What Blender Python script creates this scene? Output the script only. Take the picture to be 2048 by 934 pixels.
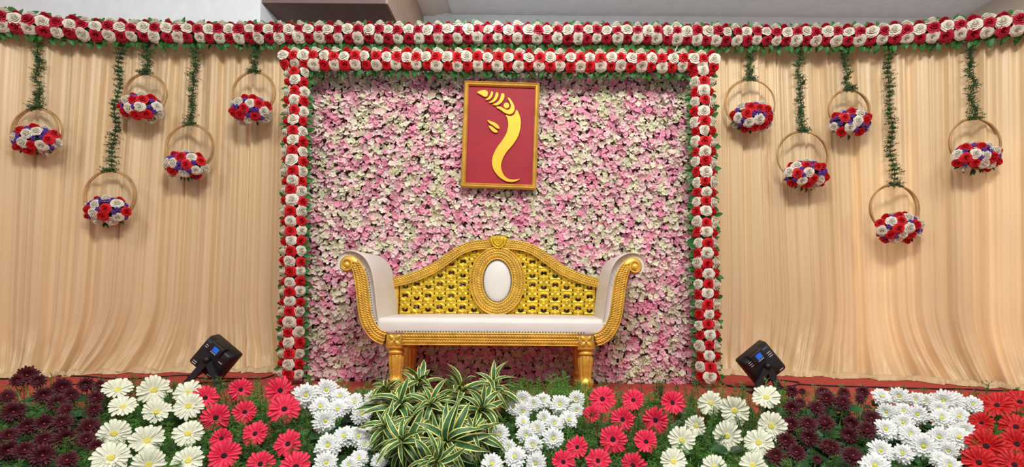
import bpy, bmesh, math, random
from mathutils import Vector, Matrix, Euler

# ------------------------------------------------------------------ clear
for o in list(bpy.data.objects):
    bpy.data.objects.remove(o, do_unlink=True)
scn = bpy.context.scene
COL = scn.collection
PI = math.pi

# ------------------------------------------------------------------ camera
FPX = 1010.0                      # focal length in pixels of the 2048 wide frame
CX, CY = 1060.0, 532.0            # principal point
cam_d = bpy.data.cameras.new('camera')
cam = bpy.data.objects.new('camera', cam_d)
COL.objects.link(cam)
cam_d.sensor_width = 36.0
cam_d.lens = 36.0 * FPX / 2048.0
cam_d.shift_x = -(CX - 1024.0) / 2048.0
cam_d.shift_y = (CY - 467.0) / 2048.0
cam_d.clip_start = 0.05
CAM = Vector((0, -3.4, 0.74))
CROT = (Matrix.Rotation(math.radians(92.5), 3, 'X') @ Matrix.Rotation(math.radians(0.4), 3, 'Z'))
cam.matrix_world = Matrix.Translation(CAM) @ CROT.to_4x4()
scn.camera = cam

# ------------------------------------------------------------------ world, lights, exposure
w = bpy.data.worlds.new('world'); scn.world = w; w.use_nodes = True
bg = w.node_tree.nodes['Background']
bg.inputs[0].default_value = (0.93, 0.96, 1.0, 1); bg.inputs[1].default_value = 0.46

def area(name, loc, target, sx, sy, power, col=(1, 1, 1)):
    d = bpy.data.lights.new(name, 'AREA'); d.shape = 'RECTANGLE'; d.size = sx; d.size_y = sy
    d.energy = power; d.color = col
    o = bpy.data.objects.new(name, d); COL.objects.link(o); o.location = loc
    o.rotation_euler = (Vector(target) - Vector(loc)).to_track_quat('-Z', 'Y').to_euler()
    return o
area('hall_ceiling_light', (0.4, -3.9, 4.7), (0, 0.6, 0.8), 2.0, 0.7, 225, (1.0, 0.97, 0.92))
area('hall_side_light', (3.8, -3.6, 4.4), (1.5, 0.8, 0.8), 1.2, 1.2, 45, (1.0, 0.97, 0.92))
area('hall_side_light', (-3.8, -3.6, 4.4), (-1.5, 0.8, 0.8), 1.2, 1.2, 45, (1.0, 0.97, 0.92))
pl = bpy.data.lights.new('stage_ceiling_lamp', 'POINT'); pl.energy = 24; pl.color = (0.88, 0.95, 1.0); pl.shadow_soft_size = 0.08
plo = bpy.data.objects.new('stage_ceiling_lamp', pl); COL.objects.link(plo); plo.location = (-0.35, 0.45, 3.55)

scn.view_settings.view_transform = 'Standard'
scn.view_settings.look = 'None'
scn.view_settings.exposure = 0.12
scn.view_settings.gamma = 1.0
scn.view_settings.use_curve_mapping = False

# ------------------------------------------------------------------ pixel rays -> points at a real depth
def ray(px, py):
    return CROT @ Vector(((px - CX) / FPX, -(py - CY) / FPX, -1.0))
def at(px, py, Y):
    d = ray(px, py); t = (Y - CAM.y) / d.y
    return CAM + d * t
def on_floor(px, py, z=0.0):
    d = ray(px, py); t = (z - CAM.z) / d.z
    return CAM + d * t
def on_bed(px, py, lift=0.0):
    d = ray(px, py)
    t = (0.18 + lift + 0.27 * (CAM.y + 1.67) - CAM.z) / (d.z - 0.27 * d.y)
    return CAM + d * t
def bed_z(Y): return 0.18 + 0.27 * (Y + 1.67)

# ------------------------------------------------------------------ materials
MATS = {}
def mat(name, col, rough=0.6, metal=0.0, var=0.12, scale=8.0, bump=0.0, bscale=60.0, spec=0.4,
        sheen=0.0, trans=0.0, emit=None, col2=None, stretch=None):
    if name in MATS: return MATS[name]
    m = bpy.data.materials.new(name); m.use_nodes = True
    nt = m.node_tree; b = nt.nodes['Principled BSDF']
    b.inputs['Roughness'].default_value = rough; b.inputs['Metallic'].default_value = metal
    b.inputs['Specular IOR Level'].default_value = spec
    b.inputs['Sheen Weight'].default_value = sheen
    tc = nt.nodes.new('ShaderNodeTexCoord')
    src = tc.outputs['Object']
    if stretch:
        mp = nt.nodes.new('ShaderNodeMapping'); mp.inputs['Scale'].default_value = stretch
        nt.links.new(src, mp.inputs[0]); src = mp.outputs[0]
    n = nt.nodes.new('ShaderNodeTexNoise'); n.inputs['Scale'].default_value = scale; n.inputs['Detail'].default_value = 3
    nt.links.new(src, n.inputs['Vector'])
    r = nt.nodes.new('ShaderNodeValToRGB')
    c2 = col2 or tuple(min(1, c * (1 + var)) for c in col)
    c1 = col if col2 else tuple(c * (1 - var) for c in col)
    r.color_ramp.elements[0].position = 0.35; r.color_ramp.elements[1].position = 0.65
    r.color_ramp.elements[0].color = (*c1, 1); r.color_ramp.elements[1].color = (*c2, 1)
    nt.links.new(n.outputs['Fac'], r.inputs[0]); nt.links.new(r.outputs[0], b.inputs['Base Color'])
    if bump:
        n2 = nt.nodes.new('ShaderNodeTexNoise'); n2.inputs['Scale'].default_value = bscale; n2.inputs['Detail'].default_value = 4
        nt.links.new(src, n2.inputs['Vector'])
        bp = nt.nodes.new('ShaderNodeBump'); bp.inputs['Strength'].default_value = bump; bp.inputs['Distance'].default_value = 0.01
        nt.links.new(n2.outputs['Fac'], bp.inputs['Height']); nt.links.new(bp.outputs[0], b.inputs['Normal'])
    if emit:
        b.inputs['Emission Color'].default_value = (*emit[0], 1); b.inputs['Emission Strength'].default_value = emit[1]
    if trans:
        tr = nt.nodes.new('ShaderNodeBsdfTranslucent'); nt.links.new(r.outputs[0], tr.inputs[0])
        mx = nt.nodes.new('ShaderNodeMixShader'); mx.inputs[0].default_value = trans
        out = nt.nodes['Material Output']
        nt.links.new(b.outputs[0], mx.inputs[1]); nt.links.new(tr.outputs[0], mx.inputs[2]); nt.links.new(mx.outputs[0], out.inputs[0])
    MATS[name] = m
    return m

M_white_rose = mat('white_rose_foam', (0.86, 0.82, 0.70), 0.7, var=0.05, trans=0.2)
M_red_rose = mat('crimson_rose_foam', (0.52, 0.012, 0.040), 0.7, var=0.15, trans=0.1)
M_red_rose2 = mat('scarlet_rose_foam', (0.68, 0.012, 0.020), 0.7, var=0.15, trans=0.1)
M_leaf = mat('green_plastic_leaf', (0.030, 0.15, 0.022), 0.42, var=0.4, trans=0.12)
M_darkleaf = mat('dark_green_leaf', (0.016, 0.070, 0.016), 0.5, var=0.4, trans=0.1)
M_fern = mat('fern_green', (0.075, 0.185, 0.026), 0.6, var=0.5, scale=3.0, trans=0.2)
M_vine = mat('vine_green', (0.030, 0.085, 0.020), 0.6, var=0.4, scale=10.0, trans=0.15)
M_backing = mat('floral_foam', (0.02, 0.05, 0.015), 0.9)
M_stem = mat('pale_stem', (0.20, 0.33, 0.09), 0.5)
M_gold = mat('antique_gold_paint', (0.71, 0.435, 0.065), 0.38, metal=0.35, var=0.15, scale=20, spec=0.5)
M_gold2 = mat('bright_gold_paint', (0.68, 0.455, 0.025), 0.38, metal=0.40, var=0.15, scale=20, spec=0.5)
M_leather = mat('white_leatherette', (0.76, 0.72, 0.67), 0.42, var=0.03, scale=3, bump=0.10, bscale=260)
M_crease_shade = mat('leather_crease_shade', (0.33, 0.30, 0.27), 0.7)  # grey leather tone, shadow of the pleat creases put into the colour
M_stud = mat('pewter_stud', (0.10, 0.085, 0.06), 0.4, metal=0.5)
M_carpet = mat('red_carpet', (0.50, 0.062, 0.048), 0.95, var=0.12, scale=14, bump=0.5, bscale=400)
M_curtain = mat('peach_satin', (0.82, 0.595, 0.335), 0.38, var=0.05, scale=1.5, spec=0.45, sheen=0.25, trans=0.13,
                bump=0.06, bscale=9, stretch=(4, 4, 0.35))
M_panel = mat('crimson_board', (0.34, 0.008, 0.022), 0.6, var=0.08, scale=5)
M_emblem = mat('gold_emblem', (0.80, 0.52, 0.03), 0.45, metal=0.15, var=0.05)
M_frame = mat('gilt_frame', (0.62, 0.36, 0.06), 0.42, metal=0.3, var=0.15)
M_hoop = mat('bamboo_hoop', (0.46, 0.26, 0.10), 0.55, var=0.2, scale=12)
M_purple = mat('purple_filler', (0.10, 0.03, 0.27), 0.7, var=0.3)
M_black = mat('black_plastic', (0.014, 0.015, 0.017), 0.42, var=0.2)
M_rubber = mat('black_cable', (0.01, 0.01, 0.012), 0.5)
M_slot = mat('pale_button_vent_light', (0.75, 0.72, 0.66), 0.4)  # on the vents this pale tone stands for leaking light; buttons reuse it
M_screen = mat('blue_display', (0.02, 0.14, 0.65), 0.3, emit=((0.02, 0.20, 0.9), 0.2))
M_lens = mat('clear_lens', (0.5, 0.52, 0.55), 0.1, spec=0.8)
M_wp = mat('white_petal', (0.82, 0.82, 0.66), 0.6, var=0.04, trans=0.15)
M_wp2 = mat('pure_white_petal', (0.90, 0.91, 0.89), 0.6, var=0.02, trans=0.25)
M_pink = mat('coral_pink_petal', (0.83, 0.028, 0.085), 0.55, var=0.12, trans=0.12)
M_redg = mat('scarlet_petal', (0.60, 0.008, 0.010), 0.55, var=0.2, trans=0.12)
M_maroon = mat('maroon_petal', (0.075, 0.004, 0.010), 0.6, var=0.35, trans=0.08)
M_yellow = mat('yellow_disc', (0.68, 0.58, 0.12), 0.8, var=0.25, scale=30)
M_gyel = mat('green_yellow_disc', (0.62, 0.60, 0.06), 0.8, var=0.25, scale=30)
M_disc = mat('dark_disc', (0.025, 0.006, 0.010), 0.9, var=0.3, scale=30)
M_mdisc = mat('rosy_disc', (0.30, 0.05, 0.05), 0.9)
M_vgreen = mat('striped_leaf_green', (0.040, 0.120, 0.036), 0.42, var=0.3)
M_vyel = mat('striped_leaf_yellow', (0.74, 0.70, 0.20), 0.45, var=0.15)
M_core = mat('lime_heart', (0.22, 0.45, 0.05), 0.5)
FL = [mat('floret_pink', (0.88, 0.50, 0.56), 0.7, var=0.12, trans=0.12),
      mat('floret_deep_pink', (0.82, 0.32, 0.45), 0.7, var=0.12, trans=0.12),
      mat('floret_cream', (0.84, 0.78, 0.62), 0.7, var=0.08, trans=0.12),
      mat('floret_green_white', (0.74, 0.74, 0.50), 0.7, var=0.10, trans=0.12),
      mat('floret_blush', (0.86, 0.64, 0.64), 0.7, var=0.08, trans=0.12)]
M_wallback = mat('dark_moss_mat', (0.10, 0.055, 0.05), 0.95)
M_plaster = mat('grey_white_plaster', (0.80, 0.84, 0.88), 0.9, var=0.03)
M_cream = mat('cream_plaster', (0.62, 0.52, 0.43), 0.9, var=0.03)
M_brown = mat('shaded_beam_brown', (0.20, 0.135, 0.125), 0.8, var=0.05)  # the beam's shade is put into this brown; door frames reuse it
M_tan = mat('beam_flank_tan', (0.42, 0.29, 0.22), 0.8, var=0.05)  # flank of the same beam, without the brown's painted shade
M_cornice = mat('white_cornice', (0.75, 0.70, 0.66), 0.8, var=0.02)
M_daylit = mat('daylit_frosted_glass', (0.8, 0.85, 0.9), 0.3, emit=((0.95, 0.97, 1.0), 1.6))
M_tile = mat('hall_tile', (0.45, 0.42, 0.38), 0.4, var=0.05)

# ------------------------------------------------------------------ mesh builder
class MB:
    def __init__(s): s.v = []; s.f = []; s.m = []
    def add(s, verts, faces, mi=0):
        k = len(s.v); s.v += [tuple(p) for p in verts]
        s.f += [tuple(i + k for i in f) for f in faces]; s.m += [mi] * len(faces)
    def box(s, x0, x1, y0, y1, z0, z1, mi=0):
        v = [(x, y, z) for x in (x0, x1) for y in (y0, y1) for z in (z0, z1)]
        s.add(v, [(0, 1, 3, 2), (4, 6, 7, 5), (0, 4, 5, 1), (2, 3, 7, 6), (0, 2, 6, 4), (1, 5, 7, 3)], mi)
    def grid(s, rows, mi=0, closed=False, mfun=None):
        n = len(rows[0]); k = len(s.v)
        for r in rows: s.v += [tuple(p) for p in r]
        for i in range(len(rows) - 1):
            for j in range(n if closed else n - 1):
                j2 = (j + 1) % n
                s.f.append((k + i * n + j, k + i * n + j2, k + (i + 1) * n + j2, k + (i + 1) * n + j))
                s.m.append(mfun(i, j) if mfun else mi)
    def tube(s, pts, r, n=6, mi=0, closed=False):
        pts = [Vector(p) for p in pts]; N = len(pts)
        if not hasattr(r, '__len__'): r = [r] * N
        rows = []; up = None
        for i, p in enumerate(pts):
            a = pts[i - 1] if (i > 0 or closed) else p
            b = pts[(i + 1) % N] if (i < N - 1 or closed) else p
            t = (b - a).normalized()
            if up is None:
                up = Vector((0, 0, 1)) if abs(t.z) < 0.9 else Vector((0, 1, 0))
            x = t.cross(up)
            if x.length < 1e-5: x = t.orthogonal()
            x.normalize(); y = x.cross(t).normalized(); up = y
            rows.append([p + (x * math.cos(q) + y * math.sin(q)) * r[i] for q in [2 * PI * j / n for j in range(n)]])
        if closed: rows.append(rows[0])
        k = len(s.v)
        s.grid(rows, mi, closed=True)
        if not closed:
            s.f.append(tuple(k + j for j in range(n))[::-1]); s.m.append(mi)
            e = k + (N - 1) * n
            s.f.append(tuple(e + j for j in range(n))); s.m.append(mi)
    def lathe(s, prof, c=(0, 0, 0), n=20, mi=0, flute=None):
        rows = []
        for (r, z) in prof:
            row = []
            for j in range(n):
                q = 2 * PI * j / n; rr = r
                if flute: rr = r * (1 - flute(z) * (0.5 - 0.5 * math.cos(q * 10)))
                row.append((c[0] + rr * math.cos(q), c[1] + rr * math.sin(q), c[2] + z))
            rows.append(row)
        s.grid(rows, mi, closed=True)
    def ball(s, c, rx, ry, rz, n=10, m=6, mi=0):
        rows = []
        for i in range(m + 1):
            a = PI * i / m
            rows.append([(c[0] + rx * math.sin(a) * math.cos(2 * PI * j / n), c[1] + ry * math.sin(a) * math.sin(2 * PI * j / n),
                          c[2] + rz * math.cos(a)) for j in range(n)])
        s.grid(rows, mi, closed=True)
    def dome(s, c, d, a, b, h, mi=0, n=8):
        # half ellipsoid bulging to -Y; d = unit direction (x,z) of the long axis
        dx, dz = d; k = len(s.v); cx, cy, cz = c
        for (sc, hh) in ((1.0, 0.0), (0.75, 0.62)):
            for j in range(n):
                q = 2 * PI * j / n; u = a * sc * math.cos(q); v = b * sc * math.sin(q)
                s.v.append((cx + dx * u - dz * v, cy - h * hh, cz + dz * u + dx * v))
        s.v.append((cx, cy - h, cz))
        for j in range(n):
            j2 = (j + 1) % n
            s.f.append((k + j, k + j2, k + n + j2, k + n + j)); s.m.append(mi)
            s.f.append((k + n + j, k + n + j2, k + 2 * n)); s.m.append(mi)
    def mesh(s, name, mats, smooth=True):
        me = bpy.data.meshes.new(name); me.from_pydata(s.v, [], s.f)
        if not isinstance(mats, (list, tuple)): mats = [mats]
        for m in mats: me.materials.append(m)
        if len(mats) > 1: me.polygons.foreach_set('material_index', s.m)
        if smooth: me.polygons.foreach_set('use_smooth', [True] * len(s.f))
        me.update(); me.validate()
        return me
    def build(s, name, mats, parent=None, smooth=True, M=None):
        return put(name, s.mesh(name, mats, smooth), parent, M)

def put(name, me, parent=None, M=None):
    o = bpy.data.objects.new(name, me); COL.objects.link(o)
    if parent: o.parent = parent
    if M is not None: o.matrix_basis = M
    return o
def thing(name, loc, label, cat, group=None):
    o = bpy.data.objects.new(name, None); COL.objects.link(o); o.location = loc; o.empty_display_size = 0.05
    return tag(o, label, cat, group)
def tag(o, label, cat, group=None):
    o['label'] = label; o['category'] = cat
    if group: o['group'] = group
    return o
def struct(o): o['kind'] = 'structure'; return o
def bevel_box(x0, x1, y0, y1, z0, z1, w, seg=3):
    bm = bmesh.new(); bmesh.ops.create_cube(bm, size=1)
    for v in bm.verts:
        v.co = Vector(((x0 + x1) / 2 + v.co.x * (x1 - x0), (y0 + y1) / 2 + v.co.y * (y1 - y0), (z0 + z1) / 2 + v.co.z * (z1 - z0)))
    bmesh.ops.bevel(bm, geom=list(bm.edges), offset=w, segments=seg, affect='EDGES', profile=0.5)
    me = bpy.data.meshes.new('box'); bm.to_mesh(me); bm.free()
    me.polygons.foreach_set('use_smooth', [True] * len(me.polygons))
    return me
def bb(name, dims, w, m, parent=None, seg=3):
    me = bevel_box(*dims, w, seg); me.materials.append(m); me.name = name
    return put(name, me, parent)
def facing(loc, n, spin=0.0, s=1.0):
    n = Vector(n).normalized()
    q = n.to_track_quat('Z', 'Y').to_matrix().to_4x4()
    return Matrix.Translation(loc) @ q @ Matrix.Rotation(spin, 4, 'Z') @ Matrix.Scale(s, 4)
def smoothpath(pts, n=40):
    # Catmull-Rom through 2D/3D points, resampled evenly
    P = [Vector(p) for p in pts]; P = [2 * P[0] - P[1]] + P + [2 * P[-1] - P[-2]]
    out = []
    for i in range(1, len(P) - 2):
        for k in range(12):
            t = k / 12.0; a, b, c, d = P[i - 1], P[i], P[i + 1], P[i + 2]
            out.append(0.5 * ((2 * b) + (c - a) * t + (2 * a - 5 * b + 4 * c - d) * t * t + (3 * b - a - 3 * c + d) * t ** 3))
    out.append(P[-2])
    L = [0.0]
    for a, b in zip(out, out[1:]): L.append(L[-1] + (b - a).length)
    res = []; j = 0
    for i in range(n):
        s = L[-1] * i / (n - 1)
        while j < len(L) - 2 and L[j + 1] < s: j += 1
        t = (s - L[j]) / max(1e-9, L[j + 1] - L[j])
        res.append(out[j].lerp(out[j + 1], min(1, max(0, t))))
    return res

# ================================================================== THE ROOM
m = MB(); m.box(-7, 7, -2.15, 3.2, -0.8, 0.0); struct(m.build('floor', M_carpet, smooth=False))
m = MB(); m.box(-9, 9, -9, -2.15, -0.9, -0.8); struct(m.build('floor_hall', M_tile, smooth=False))
m = MB(); m.box(-7, 7, 2.9, 3.1, 0.0, 4.4); struct(m.build('wall_back', M_plaster, smooth=False))
m = MB(); m.box(5.5, 5.7, -3.5, 2.9, -0.8, 4.4); struct(m.build('wall_right', M_cream, smooth=False))
m = MB(); m.box(-6.2, -6.0, -3.5, 2.9, -0.8, 4.4); struct(m.build('wall_left', M_cream, smooth=False))
m = MB(); m.box(-6.0, -1.38, 0.2, 1.3, 4.22, 4.4); m.box(-1.02, 5.5, 0.2, 2.9, 4.22, 4.4); struct(m.build('ceiling', M_plaster, smooth=False))
xl = at(521, 15, 1.3).x
m = MB(); m.box(-6.0, xl, 1.3, 2.9, 2.9, 4.22); struct(m.build('wall_bulkhead', M_plaster, smooth=False))
# ceiling beam: brown with its shade in the colour, lighter tan flank, white stepped cornice
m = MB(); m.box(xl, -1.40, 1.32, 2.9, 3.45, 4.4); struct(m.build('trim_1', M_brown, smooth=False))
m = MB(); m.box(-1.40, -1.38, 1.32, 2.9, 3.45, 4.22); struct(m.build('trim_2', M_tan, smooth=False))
m = MB(); m.box(-1.38, -1.22, 0.2, 2.9, 4.20, 4.4); m.box(-1.22, -1.13, 0.2, 2.9, 4.22, 4.4); m.box(-1.13, -1.02, 0.2, 2.9, 4.24, 4.4)
struct(m.build('trim_3', M_cornice, smooth=False))

# ================================================================== CURTAINS
def Yc(X):
    Y = 1.15
    if X > 2.3: Y -= 0.62 * ((X - 2.3) / 1.5) ** 1.7
    if X < -2.6: Y -= 0.40 * ((-2.6 - X) / 1.6) ** 1.7
    return Y
def on_curtain(px, py, off):
    Y = 1.0
    for _ in range(30):
        p = at(px, py, Y); Y = 0.5 * Y + 0.5 * (Yc(p.x) - off)
    return at(px, py, Y)
def cur_n(X):
    d = (Yc(X + 0.02) - Yc(X - 0.02)) / 0.04
    return Vector((d, -1, 0)).normalized()

cpx = [(-330, 2), (-200, 16), (-70, 34), (0, 45), (60, 54), (130, 61), (220, 67), (320, 70), (430, 72), (560, 72), (700, 73), (850, 73), (1000, 73),
       (1150, 74), (1300, 75), (1450, 77), (1600, 78), (1720, 77), (1820, 72), (1900, 66), (1970, 61), (2030, 54), (2110, 46), (2200, 34), (2290, 20)]
vp = []
for p in smoothpath([(x, y, 0) for x, y in cpx], 140):
    vp.append(on_curtain(p.x, p.y, 0.13))

def cloth_top(x):
    for a, b in zip(vp, vp[1:]):
        if a.x <= x <= b.x: return a.z + (b.z - a.z) * (x - a.x) / max(1e-6, b.x - a.x) + .02
    return (vp[0].z if x < vp[0].x else vp[-1].z) + .02

def curtain(name, X0, X1, seed, label, wmin, wmax, ztop=3.05, dx=0.0085):
    rnd = random.Random(seed)
    edges = [X0 - 0.6]
    while edges[-1] < X1 + 0.6: edges.append(edges[-1] + rnd.uniform(wmin, wmax))
    amp = [rnd.uniform(0.012, 0.036) for _ in edges]; saw = [rnd.choice((-1, 1, 1)) * rnd.uniform(0.012, 0.060) for _ in edges]
    ph = [rnd.uniform(0, 6.28) for _ in range(12)]
    drift = [0.10 * math.sin(e_ * 1.9 + ph[9]) + rnd.uniform(-.035, .035) for e_ in edges]; flare = [0.34 * math.sin(e_ * 2.3 + ph[10]) + 0.16 * math.sin(e_ * 5.3 + ph[11]) + rnd.uniform(-.03, .03) for e_ in edges]
    def prof(x, z):
        lo = 0; hi = len(edges) - 2
        h = max(0.0, 1 - z / 3.1)
        def E(i): return edges[i]
        while lo < hi:
            mid = (lo + hi + 1) // 2
            if E(mid) <= x: lo = mid
            else: hi = mid - 1
        a, b = E(lo), E(lo + 1)
        t = min(1, max(0, (x - a) / max(0.02, b - a))); ed = min(.25, .012 / max(.02, b - a))
        bulge = amp[lo] * math.sin(PI * t) ** 0.55
        sw = saw[lo] * (t - 0.5) * (1 if t < 1 - ed else (1 - t) / ed) * (1 if t > ed else t / ed)
        return bulge + sw * 1.6 + 0.005 * math.sin(PI * 4 * t + ph[lo % 12]) + 0.0025 * math.sin(PI * 9 * t + ph[(lo + 5) % 12])
    def slide(x, z):
        d_ = 0.10 * math.sin(x * 1.9 + ph[9]) * max(0.0, 1 - z / 3.1) * .5
        return d_ + (0.30 * math.sin(x * 2.3 + ph[10]) + 0.11 * math.sin(x * 5.3 + ph[11])) * max(0.0, 0.62 - z) ** 1.6
    zs = [0.015 + (ztop - 0.015) * (i / 56) ** 1.8 for i in range(57)]
    xs = [X0 + (X1 - X0) * i / int((X1 - X0) / dx) for i in range(int((X1 - X0) / dx) + 1)]
    mb = MB(); rows = []
    # cloth lying on the carpet
    for k, (fw, zz) in enumerate(((0.17, 0.004), (0.165, 0.018), (0.13, 0.026), (0.09, 0.022), (0.055, 0.018))):
        row = []
        for x in xs:
            n = cur_n(x); wv = math.sin(x * 9 + ph[1]) * 0.028 + math.sin(x * 23 + ph[2]) * 0.014 + math.sin(x * 3.1 + ph[3]) * 0.03
            f = fw * (1 + 3.2 * wv) + prof(x, 0.03) * 1.5; xq = x + slide(x, 0.0)
            hz = zz * (1 + 0.9 * math.sin(x * 31 + k * 1.3 + ph[4]) * (0 if k == 0 else 1)) + (0.012 * max(0, math.sin(x * 17 + ph[5] + k)) if k else 0)
            p = Vector((xq, Yc(xq), 0)) + n * f
            row.append((p.x, p.y, max(0.003, hz)))
        rows.append(row)
    for z in zs:
        row = []
        lowf = max(0.0, (0.42 - z) / 0.42)
        for x in xs:
            n = cur_n(x)
            f = prof(x, z) * (1 + 1.5 * lowf) + 0.075 * lowf ** 3 + 0.020 * math.sin(x * 2.3 + z * 0.7 + ph[6]) + 0.010 * math.sin(x * 5.1 - z * 1.3 + ph[7])
            f += 0.009 * lowf * math.sin(x * 26 + z * 20 + ph[8]) + 0.004 * lowf * math.sin(x * 61 - z * 33 + ph[9])
            xq = x + slide(x, z); p = Vector((xq, Yc(xq), z)) + n * f
            p.z *= cloth_top(x) / ztop
            row.append(p)
        rows.append(row)
    mb.grid(rows)
    o = mb.build(name, M_curtain)
    tag(o, label, 'curtain', 'pleated satin stage curtains')
    return o
XL_col = at(590, 400, 0.9).x; XR_col = at(1425, 400, 0.9).x
curtain('curtain', -5.3, XL_col + 0.25, 3, 'peach satin curtain hung in pleats left of the pink flower wall', 0.055, 0.21)
curtain('curtain', XR_col - 0.22, 5.0, 11, 'peach satin curtain hung in pleats right of the pink flower wall', 0.05, 0.20)
curtain('curtain', XL_col + 0.27, XR_col - 0.24, 5, 'peach satin curtain strip showing between the two garlands above flower wall', 0.12, 0.25, dx=0.03)

def glazed_door(px0, px1, bars, num):
    A, B = on_curtain(px0, 500, -.16), on_curtain(px1, 500, -.16)
    T = Vector((B.x - A.x, B.y - A.y, 0)); wd = T.length; T.normalize(); Nn = Vector((T.y, -T.x, 0))
    Mx = Matrix((T, -Nn, Vector((0, 0, 1)))).transposed().to_4x4(); Mx.translation = Vector((A.x, A.y, 0))
    zsb = [0.05] + sorted(at((px0 + px1) / 2, b, A.y).z for b in bars) + [2.0]
    mb = MB(); mb.box(-.05, 0, -.02, .03, 0, 2.05); mb.box(wd, wd + .05, -.02, .03, 0, 2.05); mb.box(0, wd, -.02, .03, 2.0, 2.05); mb.box(0, wd, -.02, .03, 0, .05)
    for z in zsb[1:-1]: mb.box(0, wd, -.02, .03, z - .016, z + .016)
    d = struct(mb.build('door_%d' % num, M_brown, smooth=False, M=Mx))
    for a, b in zip(zsb, zsb[1:]):
        mb = MB(); mb.box(.002, wd - .002, .0, .008, a + .017, b - .017); mb.build('pane', M_daylit, d, smooth=False)
glazed_door(1690, 1832, (455, 590), 1)
glazed_door(1935, 2068, (470, 625), 2)

# ================================================================== FLOWER MESHES
def rose_mesh(name, m_, seed):
    rnd = random.Random(seed); mb = MB()
    L = [(6, .30, .98, .00, .40, .66, .34), (5, .26, .80, .06, .58, .74, .20), (5, .22, .60, .10, .76, .78, .12),
         (4, .18, .40, .14, .90, .95, .06), (3, .12, .22, .16, 1.0, 1.15, .02)]
    for li, (n, rb, rt, z0, zt, ha, curl) in enumerate(L):
        off = rnd.uniform(0, 6.28)
        for i in range(n):
            a0 = off + 2 * PI * i / n + rnd.uniform(-.1, .1); k = rnd.uniform(.93, 1.07); rows = []
            for vi in range(5):
                v = vi / 4; row = []
                for ui in range(5):
                    u = ui / 2 - 1; ve = v * (1 - .16 * u * u)
                    r = (rb + (rt - rb) * ve ** .85) * k + .055 * u * (0.4 + ve) + curl * .18 * ve ** 6
                    z = z0 + (zt - z0) * math.sin(min(1, ve * 1.08) * PI / 2) - curl * .65 * ve ** 5
                    a = a0 + u * ha * (.75 + .25 * v)
                    row.append((r * math.cos(a), r * math.sin(a), z))
                rows.append(row)
            mb.grid(rows)
    mb.lathe([(.13, .2), (.11, .92), (.05, .97), (.0, .95)], n=7)
    mb.lathe([(.0, -.05), (.55, .0), (.66, .22)], n=10)
    return mb.mesh(name, m_)
WR = [rose_mesh('white_rose', M_white_rose, s) for s in (1, 2, 3)]
RR = [rose_mesh('red_rose', M_red_rose, s) for s in (4, 5, 6)]
RR2 = [rose_mesh('red_rose', M_red_rose2, s) for s in (7, 8, 9)]

def leaf_mesh(name, m_, wid=.30, bend=.25, fold=.12):
    mb = MB(); rows = []
    for i in range(6):
        t = i / 5; wd = wid * math.sin(PI * min(1, t * .96 + .03)) ** .8 * (1 - .25 * t)
        rows.append([(t, s_ * wd, fold * abs(s_) * wd * 3 - bend * t * t) for s_ in (-1, 0, 1)])
    mb.grid(rows)
    return mb.mesh(name, m_)
LEAF = leaf_mesh('leaf', M_leaf)
LEAFD = leaf_mesh('leaf', M_darkleaf)

def leaf_matrix(loc, direction, normal, s):
    x = Vector(direction).normalized(); z = Vector(normal); z = (z - x * z.dot(x)).normalized(); y = z.cross(x)
    R = Matrix((x, y, z)).transposed().to_4x4()
    return Matrix.Translation(loc) @ R @ Matrix.Scale(s, 4)

def petal_mesh(name, m_, wid, cup, droop, notch=True):
    mb = MB(); rows = []
    for t, q in ((0, 1), (.22, 1), (.5, 1), (.75, 1), (.9, .93), (.965, .72), (1, .40)):
        wd = wid * (0.38 + 0.62 * math.sin(PI * (t ** 1.1) * 0.70 + .05)) * q
        r = .14 + .86 * t
        rows.append([(r - 0, s_ * wd, cup * wd * s_ * s_ * 2 + .16 * math.sin(t * PI * .6) - droop * t * t) for s_ in (-1, -.45, .45, 1)])
    mb.grid(rows)
    return mb.mesh(name, m_)
PET = {'white': [petal_mesh('petal', M_wp, .132, .30, d) for d in (.08, .20)],
       'pink': [petal_mesh('petal', M_pink, .124, .30, d) for d in (.08, .20)],
       'red': [petal_mesh('petal', M_redg, .124, .30, d) for d in (.08, .20)]}
def inner_ring(m_, seed, n=20, L=.48):
    rnd = random.Random(seed); mb = MB()
    for i in range(n):
        a = 2 * PI * i / n + rnd.uniform(-.08, .08); l = L * rnd.uniform(.8, 1.1); wd = .055; h = rnd.uniform(.10, .16)
        P = [(.10, .5), (.25, .9), (.38, 1), (l, .35)]
        mb.grid([[(r * math.cos(a) - s_ * wd * q * math.sin(a), r * math.sin(a) + s_ * wd * q * math.cos(a), .06 + h * r / l + .02 * abs(s_)) for s_ in (-1, 0, 1)] for (r, q) in P])
    return mb.mesh('inner_petals', m_)
INNER = {'white': inner_ring(M_wp, 1), 'pink': inner_ring(M_pink, 2), 'red': inner_ring(M_redg, 3)}
def disc_mesh(m_, r):
    mb = MB(); mb.lathe([(r, .04), (r * .95, .13), (r * .7, .18), (r * .35, .165), (0, .15)], n=14)
    rnd = random.Random(3)
    for i in range(26):
        a = rnd.uniform(0, 6.28); q = r * math.sqrt(rnd.random()) * .95
        mb.ball((q * math.cos(a), q * math.sin(a), .160), r * .10, r * .10, r * .13, 5, 3)
    return mb.mesh('centre_disc', m_)
DISC = {'white': disc_mesh(M_yellow, .22), 'pink': disc_mesh(M_disc, .19), 'red': disc_mesh(M_disc, .17)}

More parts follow.
